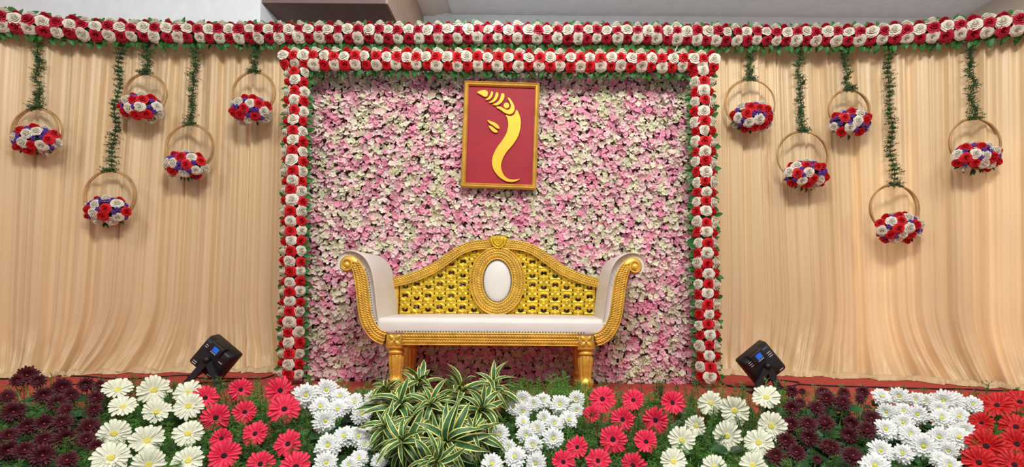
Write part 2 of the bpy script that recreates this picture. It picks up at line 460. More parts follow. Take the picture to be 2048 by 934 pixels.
def mum_mesh(name, m_, md, seed, layers, rd):
    rnd = random.Random(seed); mb = MB()
    for (n, L, elev, wd, droop) in layers:
        for i in range(n):
            a = 2 * PI * (i + rnd.uniform(-.25, .25)) / n; l = L * rnd.uniform(.86, 1.1); e = elev + rnd.uniform(-.10, .10)
            ca, sa = math.cos(a), math.sin(a); rows = []
            for t, q in ((.0, .5), (.4, .95), (.8, 1.0), (1., .45)):
                r = .06 + l * t * math.cos(e); z = l * t * math.sin(e) - droop * t * t
                rows.append([(r * ca - s_ * wd * q * sa, r * sa + s_ * wd * q * ca, z + .5 * wd * abs(s_)) for s_ in (-1, 0, 1)])
            mb.grid(rows, 0)
    mb.lathe([(rd, .10), (rd * .9, .22), (rd * .5, .27), (0, .26)], n=10, mi=1)
    return mb.mesh(name, [m_, md])
WM = [mum_mesh('flower_head', M_wp2, M_gyel, s, [(21, 1., .08, .135, .22), (18, .86, .34, .13, .12), (15, .68, .62, .115, .06), (11, .46, .90, .09, 0)], .16) for s in (1, 2, 3)]
RM = [mum_mesh('flower_head', M_maroon, M_mdisc, s, [(20, 1., .12, .12, .20), (17, .86, .42, .115, .10), (13, .62, .78, .10, .04)], .11) for s in (4, 5, 6)]

# ================================================================== ROSE GARLANDS
def garland(label, path, across, face, rows, pitch, rs, reds, seed, leafsides, first=0):
    """path: 3D points (centre line); across(p) unit vector over the garland; face(p) unit vector to the front.
       rows: list of (angle from the front, phase); roses sit on a half-round of radius rad."""
    rnd = random.Random(seed)
    g = thing('rose_garland', path[0], label, 'garland', 'red and white rose garlands')
    base = Vector(path[0])
    rad = rs * 1.95
    mb = MB(); mb.tube([p - base for p in path], rad * .72, 8); mb.build('backing', M_backing, g)
    L = [0.0]
    for a, b in zip(path, path[1:]): L.append(L[-1] + (b - a).length)
    def pt(s):
        j = 0
        while j < len(L) - 2 and L[j + 1] < s: j += 1
        return path[j].lerp(path[j + 1], (s - L[j]) / max(1e-6, L[j + 1] - L[j]))
    n = int(round(L[-1] / pitch))
    for ri, (ang, dr) in enumerate(rows):
        for i in range(n):
            s = L[-1] * (i + .5) / n + rnd.uniform(-.10, .10) * pitch
            p = pt(min(max(s, 0), L[-1])); A = across(p); F = face(p)
            nn = (F * math.cos(ang) + A * math.sin(ang)).normalized()
            q = p + nn * (rad * .72 + dr) + A * rnd.uniform(-.006, .006) - base
            white = (i + ri + first) % 2 == 0
            T = A.cross(F)
            nv = nn + T * rnd.uniform(-.25, .25) + A * rnd.uniform(-.2, .2)
            sc = rs * rnd.uniform(.90, 1.10)
            me = rnd.choice(WR if white else reds)
            put('white_rose' if white else 'red_rose', me, g, facing(q + nn * (0.004 if white else 0), nv, rnd.uniform(0, 6.28), sc))
    for side, dens, dep in leafsides:
        k = int(L[-1] / dens)
        for i in range(k):
            s = L[-1] * (i + rnd.random()) / k; p = pt(s); A = across(p) * side; F = face(p); T = A.cross(F)
            d = A * 1.0 + T * rnd.uniform(-.8, .8) + F * rnd.uniform(-.25, .35)
            q = p + A * rad * .78 + F * dep * rnd.uniform(.0, 1) - base
            put('leaf', LEAF, g, leaf_matrix(q, d, F * 1.0 + A * rnd.uniform(-.3, .6) + T * rnd.uniform(-.5, .5), rs * rnd.uniform(1.0, 1.55)))
    return g

def vface(p): return cur_n(p.x)
garland('long red and white rose garland along the curtain top from edge to edge', vp,
        lambda p: Vector((0, 0, 1)), vface, [(-.62, 0), (.22, .004), (.98, 0)], 0.0875, 0.051, RR, 21,
        [(1, .05, .03), (-1, .033, .05)], 0)
YF = 0.455
hp = [at(x, 127 + 0.0 * x, YF) for x in range(566, 1434, 12)]
hz = sum(p.z for p in hp) / len(hp)
for p in hp: p.z = hz
garland('red and white rose garland across the top of the pink flower wall', hp,
        lambda p: Vector((0, 0, 1)), lambda p: Vector((0, -1, 0)), [(-.62, 0), (.18, .004), (.98, 0)], 0.0775, 0.0455, RR2, 22,
        [(1, .06, .02), (-1, .030, .04)], 1)
for (px0, py0, px1, py1, lab, sd, fi) in ((599, 140, 586, 757, 'red and white rose garland column on left edge of pink flower wall', 23, 0),
                                  (1400, 140, 1413, 764, 'red and white rose garland column on right edge of pink flower wall', 24, 1)):
    a = at(px0, py0, YF); b = at(px1, py1, YF); b.z = 0.05
    cp = [a.lerp(b, i / 30) for i in range(31)]
    garland(lab, cp, lambda p: Vector((1, 0, 0)), lambda p: Vector((0, -1, 0)), [(-.92, 0), (0, .004), (.92, 0)], 0.0775, 0.0455, RR2, sd,
            [(1, .030, .04), (-1, .030, .04)], fi)

# ================================================================== PINK FLOWER WALL
wl = at(600, 450, 0.62).x; wr = at(1400, 450, 0.62).x; wt = hz + 0.05
fw = thing('flower_wall', ((wl + wr) / 2, 0.62, 0), 'wall panel of pink and cream hydrangea florets behind the gold sofa', 'flower wall')
base = Vector(fw.location)
m = MB(); m.box(wl - base.x, wr - base.x, 0.0, 0.05, 0.0, wt); m.build('backing_panel', M_wallback, fw, smooth=False)
def floret_geo(mb, M, rnd, mi):
    n = rnd.choice((4, 4, 5)); a0 = rnd.uniform(0, 6.28)
    for i in range(n):
        a = a0 + 2 * PI * i / n; ca, sa = math.cos(a), math.sin(a); e = rnd.uniform(-.1, .85); wd = rnd.uniform(.38, .54)
        rows = []
        for t, q in ((.08, .25), (.5, .95), (.85, .9), (1.02, .35)):
            rows.append([M @ Vector((t * ca - s_ * wd * q * sa, t * sa + s_ * wd * q * ca, e * t * t + .12 * abs(s_) * (1 - t))) for s_ in (-1, 0, 1)])
        mb.grid(rows, mi)
rnd = random.Random(77)
fm = []
for k in range(5):
    mb = MB(); floret_geo(mb, Matrix.Identity(4), random.Random(50 + k), 0); fm.append(mb.mesh('floret', FL[k]))
from mathutils import noise as mnoise
stuff = MB(); cnt = 0
W_, H_ = wr - wl, wt
spots = []
step = 0.0285
ny = int(H_ / step); nx = int(W_ / step)
for j in range(ny):
    for i in range(nx):
        spots.append(((i + .5 + (j % 2) * .5 + rnd.uniform(-.55, .55)) * step - W_ / 2, (j + .5 + rnd.uniform(-.55, .55)) * step))
rnd.shuffle(spots)
for idx, (x, z) in enumerate(spots):
    if abs(x) > W_ / 2 - .01 or z > H_: continue
    nv = mnoise.noise(Vector((x * 9, 3.1, z * 9))) + rnd.uniform(-.55, .55)
    c = 1 if nv > .46 else 0 if nv > .08 else 4 if nv > -.14 else 2 if nv > -.42 else 3
    y = -rnd.uniform(.012, .05)
    M = facing((x, y, z), (rnd.uniform(-.65, .65), -1, rnd.uniform(-.45, .75)), rnd.uniform(0, 6.28), rnd.uniform(.019, .028))
    front = y < -.036 and cnt < 300
    if front:
        put('floret', fm[c], fw, M); cnt += 1
    else: floret_geo(stuff, M, rnd, c)
o = stuff.build('floret_mass', FL, fw); o['kind'] = 'stuff'

# ================================================================== FRAMED EMBLEM
FY = 0.50
corn = [at(*p, FY) for p in ((930, 165), (1079, 168), (1073, 379), (921, 374))]
cc = sum(corn, Vector()) / 4
FWD = ((corn[1] - corn[0]).length + (corn[2] - corn[3]).length) / 2; FHT = ((corn[3] - corn[0]).length + (corn[2] - corn[1]).length) / 2
pic = thing('framed_emblem', cc, 'gilt framed crimson board with gold elephant trunk emblem on flower wall', 'picture')
pic.rotation_euler = (0.03, math.radians(1.5), 0)
fwid = 0.036
hw, hh = FWD / 2, FHT / 2
def rail(name, pts):   # mitred moulding: outer edge low, rib, inner lip
    mb = MB(); (ax, az, bx, bz, nx_, nz_) = pts
    L = math.hypot(bx - ax, bz - az); tx, tz = (bx - ax) / L, (bz - az) / L
    prof = [(0, .02), (0, -.018), (.25, -.030), (.5, -.022), (.75, -.026), (1, -.012), (1, .02)]
    rows = []
    for (q, y) in prof:
        o_ = q * fwid
        rows.append([(ax + nx_ * o_ + tx * o_, y, az + nz_ * o_ + tz * o_), (bx + nx_ * o_ - tx * o_, y, bz + nz_ * o_ - tz * o_)])
    mb.grid(rows); mb.build(name, M_frame, pic, smooth=False)
rail('frame_rail', (-hw, hh, hw, hh, 0, -1)); rail('frame_rail', (hw, -hh, -hw, -hh, 0, 1))
rail('frame_rail', (hw, hh, hw, -hh, -1, 0)); rail('frame_rail', (-hw, -hh, -hw, hh, 1, 0))
m = MB(); m.box(-hw + .02, hw - .02, 0.0, 0.014, -hh + .02, hh - .02); m.build('board', M_panel, pic, smooth=False)
EM = {
 'drop': [(247,188),(270,176),(305,172),(322,182),(325,200),(318,218),(300,220),(280,208),(260,197)],
 'crescent1': [(347,182),(358,182),(361,200),(352,222),(335,240),(310,242),(308,238),(328,226),(342,205)],
 'crescent2': [(383,188),(396,190),(398,208),(388,235),(368,256),(335,264),(332,259),(355,246),(373,222),(378,202)],
 'crescent3': [(418,196),(436,196),(441,212),(434,240),(415,266),(385,282),(358,276),(362,270),(388,262),(408,238),(415,215)],
 'dot': [(454 + 20 * math.cos(a * PI / 6), 281 + 20 * math.sin(a * PI / 6)) for a in range(12)],
 'cup': [(462,226),(475,228),(500,262),(512,295),(508,322),(492,340),(470,343),(440,332),(412,310),(386,296),(386,288),(405,288),(430,298),(450,310),(470,312),(482,300),(486,280),(476,255),(464,235)],
 'trunk': [(447,346),(465,353),(490,357),(512,342),(524,305),(540,335),(555,380),(552,440),(535,500),(500,555),(455,605),(428,650),(415,695),(418,730),(435,770),(465,795),(500,801),(530,798),(552,794),(530,808),(495,818),(450,812),(400,780),(365,735),(352,685),(358,635),(385,580),(430,520),(458,470),(468,420),(462,375)],
 'eyebrow': [(321,381),(345,392),(375,402),(398,420),(409,446),(385,440),(360,420),(335,405),(325,392)],
 'eye': [(330,422),(350,426),(370,442),(395,462),(388,472),(365,468),(345,450),(332,432)]}
kk = (3.4 + FY) / FPX / 3.459; th = math.radians(1.9)
for nm, pl in EM.items():
    P = pl
    for _ in range(2):
        P = [q for a, b in zip(P, P[1:] + P[:1]) for q in ((a[0] * .8 + b[0] * .2, a[1] * .8 + b[1] * .2), (a[0] * .2 + b[0] * .8, a[1] * .2 + b[1] * .8))]
    loc = []
    for (x, y) in P:
        dx, dy = x - 411, y - 488
        loc.append(((dx * math.cos(th) + dy * math.sin(th)) * kk, -(-dx * math.sin(th) + dy * math.cos(th)) * kk))
    bm = bmesh.new()
    f = bm.faces.new([bm.verts.new((x, -.016, z)) for x, z in loc])
    bm.normal_update()
    if f.normal.y > 0: f.normal_flip()
    r = bmesh.ops.extrude_face_region(bm, geom=[f])
    for e in r['geom']:
        if isinstance(e, bmesh.types.BMVert): e.co.y = .0
    bm.normal_update(); bmesh.ops.recalc_face_normals(bm, faces=list(bm.faces)); bmesh.ops.triangulate(bm, faces=[f_ for f_ in bm.faces if len(f_.verts) > 4])
    me = bpy.data.meshes.new('emblem_piece'); bm.to_mesh(me); bm.free(); me.materials.append(M_emblem)
    put('emblem_piece', me, pic)

# ================================================================== SOFA
SX = -0.262
sofa = thing('sofa', (SX, 0, 0), 'carved gold wedding sofa with white leather seat and scrolled arms', 'sofa')
def lp(px, py, Y):
    p = at(px, py, Y); return (p.x - SX, p.z)
def cr(c, off, sc, Y): return lp(off[0] + c[0] / sc, off[1] + c[1] / sc, Y)
def mir(pts, s): return [(x * s, z) for x, z in pts]
def normals2(path):
    out = []
    for i in range(len(path)):
        a = path[max(0, i - 1)]; b = path[min(len(path) - 1, i + 1)]
        t = Vector((b[0] - a[0], b[1] - a[1])).normalized(); out.append((t, Vector((-t.y, t.x))))
    return out
def band(mb, path, wd, y0, y1, closed=False):
    NN = normals2(path); rows = []
    n = len(path)
    for q, y in ((-1, y1), (-1, y0 + .008), (-.93, y0), (.93, y0), (1, y0 + .008), (1, y1), (-1, y1)):
        rows.append([(p[0] + NN[i][1].x * q * wd[i], y, p[1] + NN[i][1].y * q * wd[i]) for i, p in enumerate(path)])
    mb.grid(rows)
def offs(path, wd, q):
    NN = normals2(path)
    return [(p[0] + NN[i][1].x * q * wd[i], p[1] + NN[i][1].y * q * wd[i]) for i, p in enumerate(path)]
def resample(path, step):
    P = [Vector((x, z)) for x, z in path]; L = [0]
    for a, b in zip(P, P[1:]): L.append(L[-1] + (b - a).length)
    out = []; n = max(2, int(L[-1] / step)); j = 0
    for i in range(n):
        s = L[-1] * (i + .5) / n
        while j < len(L) - 2 and L[j + 1] < s: j += 1
        t = (s - L[j]) / max(1e-9, L[j + 1] - L[j]); out.append((P[j].lerp(P[j + 1], t), (P[j + 1] - P[j]).normalized()))
    return out
def rope(mb, path, y, wdt, step, slant):
    for p, t in resample(path, step):
        c, s = math.cos(slant), math.sin(slant)
        d = (t.x * c - t.y * s, t.x * s + t.y * c)
        mb.dome((p.x, y, p.y), d, wdt * 1.05, step * .44, .010)
def fillet(mb, path, y, r):
    mb.tube([(x, y, z) for x, z in path], r, 6)

# arms
O4, S4 = (670, 490), 4.45
arm_c = smoothpath([(*cr(c, O4, S4, 0), 0) for c in ((108,216),(80,190),(86,150),(118,128),(165,146),(207,205),(237,290),(250,380),(261,480),(276,600),(303,690),(348,765),(400,808),(452,826))], 70)
arm_c = [(p.x, p.y) for p in arm_c]
PXM = 3.4 / FPX
aw = []
for i in range(70):
    t = i / 69; aw.append(PXM * (5.0 + 7.0 * min(1, t / .35) + 1.2 * max(0, t - .35)))
Oo = [(395,690),(380,600),(370,500),(360,400),(345,290),(318,185),(262,98),(180,52),(100,52),(45,88),(20,150),(28,208),(65,240)]
Ii = [(330,700),(290,600),(268,480),(255,380),(238,290),(205,205),(165,150),(120,128),(95,135),(80,160),(78,190),(85,205),(100,215)]
pO = [(p.x, p.y) for p in smoothpath([(*cr(c, O4, S4, 0), 0) for c in Oo], 40)]
pI = [(p.x, p.y) for p in smoothpath([(*cr(c, O4, S4, 0), 0) for c in Ii], 40)]
sc_c = cr((113, 178), O4, S4, 0)
for sgn in (1, -1):
    path = mir(arm_c, sgn); wd = aw
    mb = MB(); band(mb, path, wd, -.022, .05); arm = mb.build('arm_front', M_gold, sofa)
    mb = MB(); inn = path[14:]; wi = wd[14:]
    for q in (-.95, 0, .95): fillet(mb, offs(inn, wi, q), -.024, .0048)
    fillet(mb, path[:15], -.026, .006); mb.build('moulding', M_gold, arm)
    mb = MB()
    rope(mb, offs(inn, wi, -.47), -.022, .017, .0165, .75 * sgn); rope(mb, offs(inn, wi, .47), -.022, .017, .0165, .75 * sgn)
    o = mb.build('rope_carving', M_gold, arm)
    mb = MB(); mb.ball((sc_c[0] * sgn, -.018, sc_c[1]), .026, .020, .026, 14, 8)
    mb.tube([(sc_c[0] * sgn + sgn * .036 * math.cos(a), -.022, sc_c[1] + .036 * math.sin(a)) for a in [2 * PI * k / 20 for k in range(20)]], .008, 6, closed=True)
    mb.tube([(sc_c[0] * sgn, -.02, sc_c[1]), (sc_c[0] * sgn, .5, sc_c[1])], .034, 12)
    mb.build('scroll_boss', M_gold, arm)
    # padded arm
    mb = MB(); rows = []
    for y, k in ((-.010, .86), (-.004, .95), (.006, .99), (.025, 1.), (.28, 1.), (.48, 1.), (.51, .985), (.53, .92), (.536, .8)):
        row = []
        for (a, b) in zip(mir(pO, sgn), mir(pI, sgn)):
            c = ((a[0] + b[0]) / 2, (a[1] + b[1]) / 2); row.append((c[0] + (a[0] - c[0]) * k, y, c[1] + (a[1] - c[1]) * k))
        for (a, b) in reversed(list(zip(mir(pO, sgn), mir(pI, sgn)))):
            c = ((a[0] + b[0]) / 2, (a[1] + b[1]) / 2); row.append((c[0] + (b[0] - c[0]) * k, y, c[1] + (b[1] - c[1]) * k))
        rows.append(row)
    mb.grid(rows, closed=True)
    n = len(rows[0])
    for k0, flip in ((0, 0), ((len(rows) - 1) * n, 1)):
        for j in range(n // 2 - 1):
            f = (k0 + j, k0 + j + 1, k0 + n - 2 - j, k0 + n - 1 - j); mb.f.append(f[::-1] if flip else f); mb.m.append(0)
    pad = mb.build('arm_cushion', M_leather, sofa)
    # thin dark tubes painting the shade in pleat creases fanning over the roll
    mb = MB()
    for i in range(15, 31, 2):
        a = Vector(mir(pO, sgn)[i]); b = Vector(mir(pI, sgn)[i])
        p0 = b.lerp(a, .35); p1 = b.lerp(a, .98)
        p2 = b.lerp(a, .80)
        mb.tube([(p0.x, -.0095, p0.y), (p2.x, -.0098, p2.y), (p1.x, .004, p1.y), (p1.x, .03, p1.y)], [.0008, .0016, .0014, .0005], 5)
    mb.build('crease_shade', M_crease_shade, pad)
    mb = MB()
    for p, t in resample(offs(inn, wi, 1.16)[6:], .017): mb.ball((p.x, -.010, p.y), .0042, .004, .0042, 6, 4)
    o = mb.build('nail_heads', M_stud, pad); o['kind'] = 'stuff'
# seat
xa = lp(752, 650, 0)[0]; zr1 = lp(981, 665.5, 0)[1]; zr0 = lp(981, 690, 0)[1]; zs = lp(981, 637, 0)[1]
sm = bevel_box(xa, -xa, -.018, .50, zr1 - .02, zs, .035, 4)
bm = bmesh.new(); bm.from_mesh(sm)
bmesh.ops.subdivide_edges(bm, edges=[e for e in bm.edges if e.calc_length() > .3], cuts=12, use_grid_fill=True)
for v in bm.verts:
    if v.co.z > zs - .02:
        v.co.z += .014 * max(0, 1 - (v.co.x / xa) ** 4) * max(0, 1 - ((v.co.y - .24) / .26) ** 2)
bm.to_mesh(sm); bm.free(); sm.polygons.foreach_set('use_smooth', [True] * len(sm.polygons)); sm.materials.append(M_leather)
seat = put('seat_cushion', sm, sofa)
xb = lp(806, 680, 0)[0]; xb0 = lp(772, 680, 0)[0]
mb = MB()
for p, t in resample([(xb - .05, zr1 + .008), (-xb + .05, zr1 + .008)], .0195): mb.ball((p.x, -.020, p.y), .0042, .004, .0042, 6, 4)
o = mb.build('nail_heads', M_stud, seat); o['kind'] = 'stuff'
zc = (zr0 + zr1) / 2; hwid = (zr1 - zr0) / 2
rp = [(xb + (-xb - xb) * i / 40, zc) for i in range(41)]
mb = MB(); band(mb, rp, [hwid] * 41, -.022, .03); rl = mb.build('front_rail', M_gold, sofa)
mb = MB()
for q in (-.93, -.02, .9): fillet(mb, offs(rp, [hwid] * 41, q), -.024, .0052)
mb.build('moulding', M_gold, rl)
mb = MB(); rope(mb, offs(rp, [hwid] * 41, .46), -.022, .016, .0175, -.75); rope(mb, offs(rp, [hwid] * 41, -.48), -.022, .016, .0175, .75)
mb.build('rope_carving', M_gold, rl)
bb('seat_frame', (xb0, -xb0, .03, .50, zr0 + .015, zr1 - .015), .008, M_gold, sofa)
# legs
zb0 = lp(790, 697, 0)[1]; zb1 = lp(790, 664, 0)[1]
xleg = (xb + xb0) / 2; bw = (xb - xb0) / 2
def zpx(py): return (798 - py) / 297.0
def leg(sgn, y):
    x = xleg * sgn; q = bw / 17.0
    mb = MB()
    prof = [(0, 0), (16.5, 0), (17, .010), (17, .05), (15.5, .062), (15, .085), (16.5, .092), (16.8, .105), (15.2, .118),
            (12.4, .13), (12.6, .15), (13.8, .18), (15.4, .215), (16.2, .245), (16.0, .268), (14.0, .283), (12.4, .286), (12.4, .289), (15.8, .292), (16.8, .302), (15.8, .313), (12.6, .317), (12.6, .321), (14.4, .325), (15.5, .331), (15.5, zb0 + .004)]
    P2 = []
    for (r1, z1), (r2, z2) in zip(prof, prof[1:]):
        k = 3 if .12 < z1 < .28 else 1
        for i in range(k): P2.append((r1 + (r2 - r1) * i / k, z1 + (z2 - z1) * i / k))
    P2.append(prof[-1])
    fl = lambda z: .26 * max(0, min(1, (z - .125) / .02, (.284 - z) / .012))
    mb.lathe([(r * q, z) for r, z in P2], (x, y, 0), 40, 0, fl)
    L_ = mb.build('leg', M_gold, sofa)
    f = bb('leg_block', (x - bw, x + bw, y - bw, y + bw, zb0, zb1), .004, M_gold, L_, 2)
    if y < .2:
        mb = MB(); yy = y - bw; zc_ = (zb0 + zb1) / 2; r = bw * .82
        for (a, b) in (((-r, -r), (r, -r)), ((r, -r), (r, r)), ((r, r), (-r, r)), ((-r, r), (-r, -r))):
            mb.tube([(x + a[0], yy, zc_ + a[1]), (x + b[0], yy, zc_ + b[1])], .0025, 5)
        for k in range(4):
            a = PI / 4 + k * PI / 2; mb.dome((x + math.cos(a) * r * .58, yy + .001, zc_ + math.sin(a) * r * .58), (math.cos(a), math.sin(a)), r * .60, r * .36, .010)
        mb.ball((x, yy - .004, zc_), .009, .009, .009, 8, 6)
        mb.build('rosette', M_gold, L_)
for sgn in (1, -1):
    leg(sgn, .055); leg(sgn, .46)
# back
YB = .50; OB, SB = (790, 470), 5.495
top = [(20,460),(150,430),(300,375),(420,310),(560,215),(700,125),(830,75),(950,58),(1060,52)]
low = [(45,560),(200,520),(330,470),(450,420),(560,345),(700,240),(830,180),(950,160),(1060,152)]
BCX = lp(995, 560, YB)[0]
mid = [((a[0] + b[0]) / 2, (a[1] + b[1]) / 2) for a, b in zip(top, low)]
lm = [(p.x, p.y) for p in smoothpath([(*cr(c, OB, SB, YB), 0) for c in [(-60, 525)] + mid], 60)]
lm = [(x - BCX, z) for x, z in lm]
lm = [p for p in lm if p[0] < -.004]
full = lm + [(0, lm[-1][1] + .002)] + [(-x, z) for x, z in reversed(lm)]
PXB = (3.4 + YB) / FPX; bwid = 8.8 * PXB
pb = [(x + BCX, z) for x, z in full]; wb = [bwid] * len(pb)
mb = MB(); band(mb, pb, wb, YB - .02, YB + .045); bf = mb.build('back_crest_rail', M_gold, sofa)
mb = MB()
for q in (-.95, 0, .95): fillet(mb, offs(pb, wb, q), YB - .022, .0055)
mb.build('moulding', M_gold, bf)
mb = MB(); nh = len(pb) // 2
for seg, sl in ((pb[:nh + 1], 1), (pb[nh:], -1)):
    ws = [bwid] * len(seg)
    rope(mb, offs(seg, ws, .48), YB - .02, .020, .0205, -.75 * sl); rope(mb, offs(seg, ws, -.48), YB - .02, .018, .0165, .75 * sl)
mb.build('rope_carving', M_gold, bf)
# oval medallion
oz = lp(995, 562, YB)[1]
def ell(rx, rz, n=72): return [(BCX + rx * PXB * math.cos(2 * PI * k / n), oz + rz * PXB * math.sin(2 * PI * k / n)) for k in range(n + 1)]
mb = MB(); rows = []
for (rx, rz, y) in ((29, 43, .05), (29, 43, -.02), (31, 45, -.03), (53, 66, -.03), (54.5, 67.5, -.02), (54.5, 67.5, .04)):
    rows.append([(x, YB + y, z) for x, z in ell(rx, rz)[:-1]])
mb.grid(rows, closed=True); ov = mb.build('oval_frame', M_gold, sofa)
mb = MB()
for rx, rz, r in ((30.5, 44.5, .007), (42.5, 56, .0065), (53.5, 66.5, .007)):
    mb.tube([(x, YB - .032, z) for x, z in ell(rx, rz)[:-1]], r, 6, closed=True)
mb.build('moulding', M_gold, ov)
mb = MB(); rope(mb, ell(36.3, 50), YB - .03, .020, .0205, .75); rope(mb, ell(48, 61.2), YB - .03, .018, .0190, -.75); mb.build('rope_carving', M_gold, ov)
mb = MB(); mb.ball((BCX, YB - .005, oz), 30 * PXB, .04, 44 * PXB, 28, 14); oc = mb.build('oval_cushion', M_leather, sofa)
mb = MB()
for p, t in resample(ell(28.2, 42.2), .0195): mb.ball((p.x, YB - .030, p.y), .0058, .005, .0058, 6, 4)
o = mb.build('nail_heads', M_stud, oc); o['kind'] = 'stuff'
# tulip crest
mb = MB()
def cq(c): x, z = cr(c, (940, 460), 5.19, YB); return (x, z)
sil = [cq(c) for c in ((190,88),(215,80),(235,60),(262,64),(280,58),(297,64),(314,58),(332,64),(358,60),(378,80),(402,88),(385,108),(366,130),(355,165),(335,190),(297,205),(260,190),(240,165),(228,130),(207,108))]
ns_ = len(sil); cxs = sum(p[0] for p in sil) / ns_; czs = sum(p[1] for p in sil) / ns_
mb.grid([[(cxs + (x - cxs) * q, YB + y, czs + (z - czs) * q) for x, z in sil] for q, y in ((1, .03), (1, -.025), (.92, -.034), (.5, -.040), (.02, -.042))], closed=True)
for U, r_ in (([(222,95),(232,130),(246,160),(297,192),(350,160),(364,130),(374,95)], .008), ([(248,78),(258,130),(297,165),(336,130),(347,78)], .008), ([(275,74),(280,115),(297,140),(314,115),(320,74)], .007)):
    P_ = [cq(c) for c in U]; mb.tube(smoothpath([(x, YB - .040, z) for x, z in P_], 22), r_, 6)
c0 = cq((297, 100)); mb.dome((c0[0], YB - .038, c0[1]), (0, 1), .030, .010, .014)
mb.build('crest', M_gold2, sofa)
# carved lattice panels (relief with pierced openings)
cw = 23 * PXB
x0l = lp(798, 600, YB)[0]; zarch = lp(812, 592, YB)[1]; zseat = lp(870, 634, YB)[1]
def topz(x):
    for (a, b) in zip(full, full[1:]):
        if a[0] <= x - BCX <= b[0]: return a[1] + (b[1] - a[1]) * (x - BCX - a[0]) / max(1e-6, b[0] - a[0])
    return full[0][1]
def relief(a, b):
    # a in -.5...5 over the strip, b in 0..2 downward from the arch opening; returns height or None for an opening
    bs = b if b < 1.3 else b - 2
    if abs(a) < .235 and -.19 < bs < .16 and not (abs(a) < .085 and bs > .06) and (abs(a) < .16 or bs < .12): return None
    if abs(a) < .25 and 1.05 < b < 1.36 and not (abs(a) < .075 and b < 1.15) and not (abs(a) > .17 and b > 1.29): return None
    e = .5 - abs(a)
    for c in (.42, .76):
        if e / .10 + abs(b - c) / .17 < 1: return None
    h = .15
    h += 1.0 * math.exp(-(a * a + (b - .60) ** 2) / .010)
    h += .62 * math.exp(-((abs(a) - .24) ** 2 + (abs(b - .60) - .24) ** 2) / .018)
    r = math.hypot(a, bs - .08)
    if bs < .12: h += .85 * math.exp(-((r - .40) / .055) ** 2) + .4 * math.exp(-((r - .29) / .03) ** 2)
    r2 = math.hypot(a, bs - .0)
    if 0 < bs < .5: h += .5 * math.exp(-((r2 - .38) / .06) ** 2)
    h += .45 * math.exp(-((b - 1.44) / .05) ** 2) + .45 * math.exp(-((b - 1.0) / .05) ** 2) * (abs(a) > .2)
    h -= .35 * math.exp(-(e / .025) ** 2)
    return h
RES = 20
for sgn in (1, -1):
    mb = MB(); idx = {}
    ncol = int(7.6 * RES); nrow = int(6.6 * RES)
    ztop0 = full[len(full) // 2][1]
    def V(i, j):
        if (i, j) in idx: return idx[(i, j)]
        u = i / RES; x = x0l + u * cw; z = zseat + j / RES * cw
        k = int(math.floor(u)); a = u - k - .5
        b = ((zarch - z) / cw + (k % 2)) % 2.0
        h = relief(a, b)
        X = x if sgn > 0 else 2 * BCX - x
        idx[(i, j)] = len(mb.v); mb.v.append((X, YB + .012 - .012 * (h if h is not None else .1), z)); return idx[(i, j)]
    for j in range(nrow):
        for i in range(ncol):
            u = (i + .5) / RES; x = x0l + u * cw; z = zseat + (j + .5) / RES * cw
            if z > topz(x) : continue
            ex, ez = (x - BCX) / (48 * PXB), (z - oz) / (60 * PXB)
            if ex * ex + ez * ez < 1: continue
            k = int(math.floor(u)); a = u - k - .5; b = ((zarch - z) / cw + (k % 2)) % 2.0
            if relief(a, b) is None: continue
            f = (V(i, j), V(i + 1, j), V(i + 1, j + 1), V(i, j + 1)); mb.f.append(f if sgn > 0 else f[::-1]); mb.m.append(0)
    o = mb.build('lattice_panel', M_gold2, sofa)
    md = o.modifiers.new('thickness', 'SOLIDIFY'); md.thickness = .018; md.offset = -1
bb('back_bottom_rail', (x0l, 2 * BCX - x0l, YB - .01, YB + .035, zr0, zseat + .01), .006, M_gold, sofa)
for sgn in (1, -1):
    x = lp(790, 600, YB)[0]; x = x if sgn > 0 else 2 * BCX - x
    bb('back_post', (x - .025, x + .025, YB + .0, YB + .045, zr0, topz(x0l + .02)), .006, M_gold, sofa)

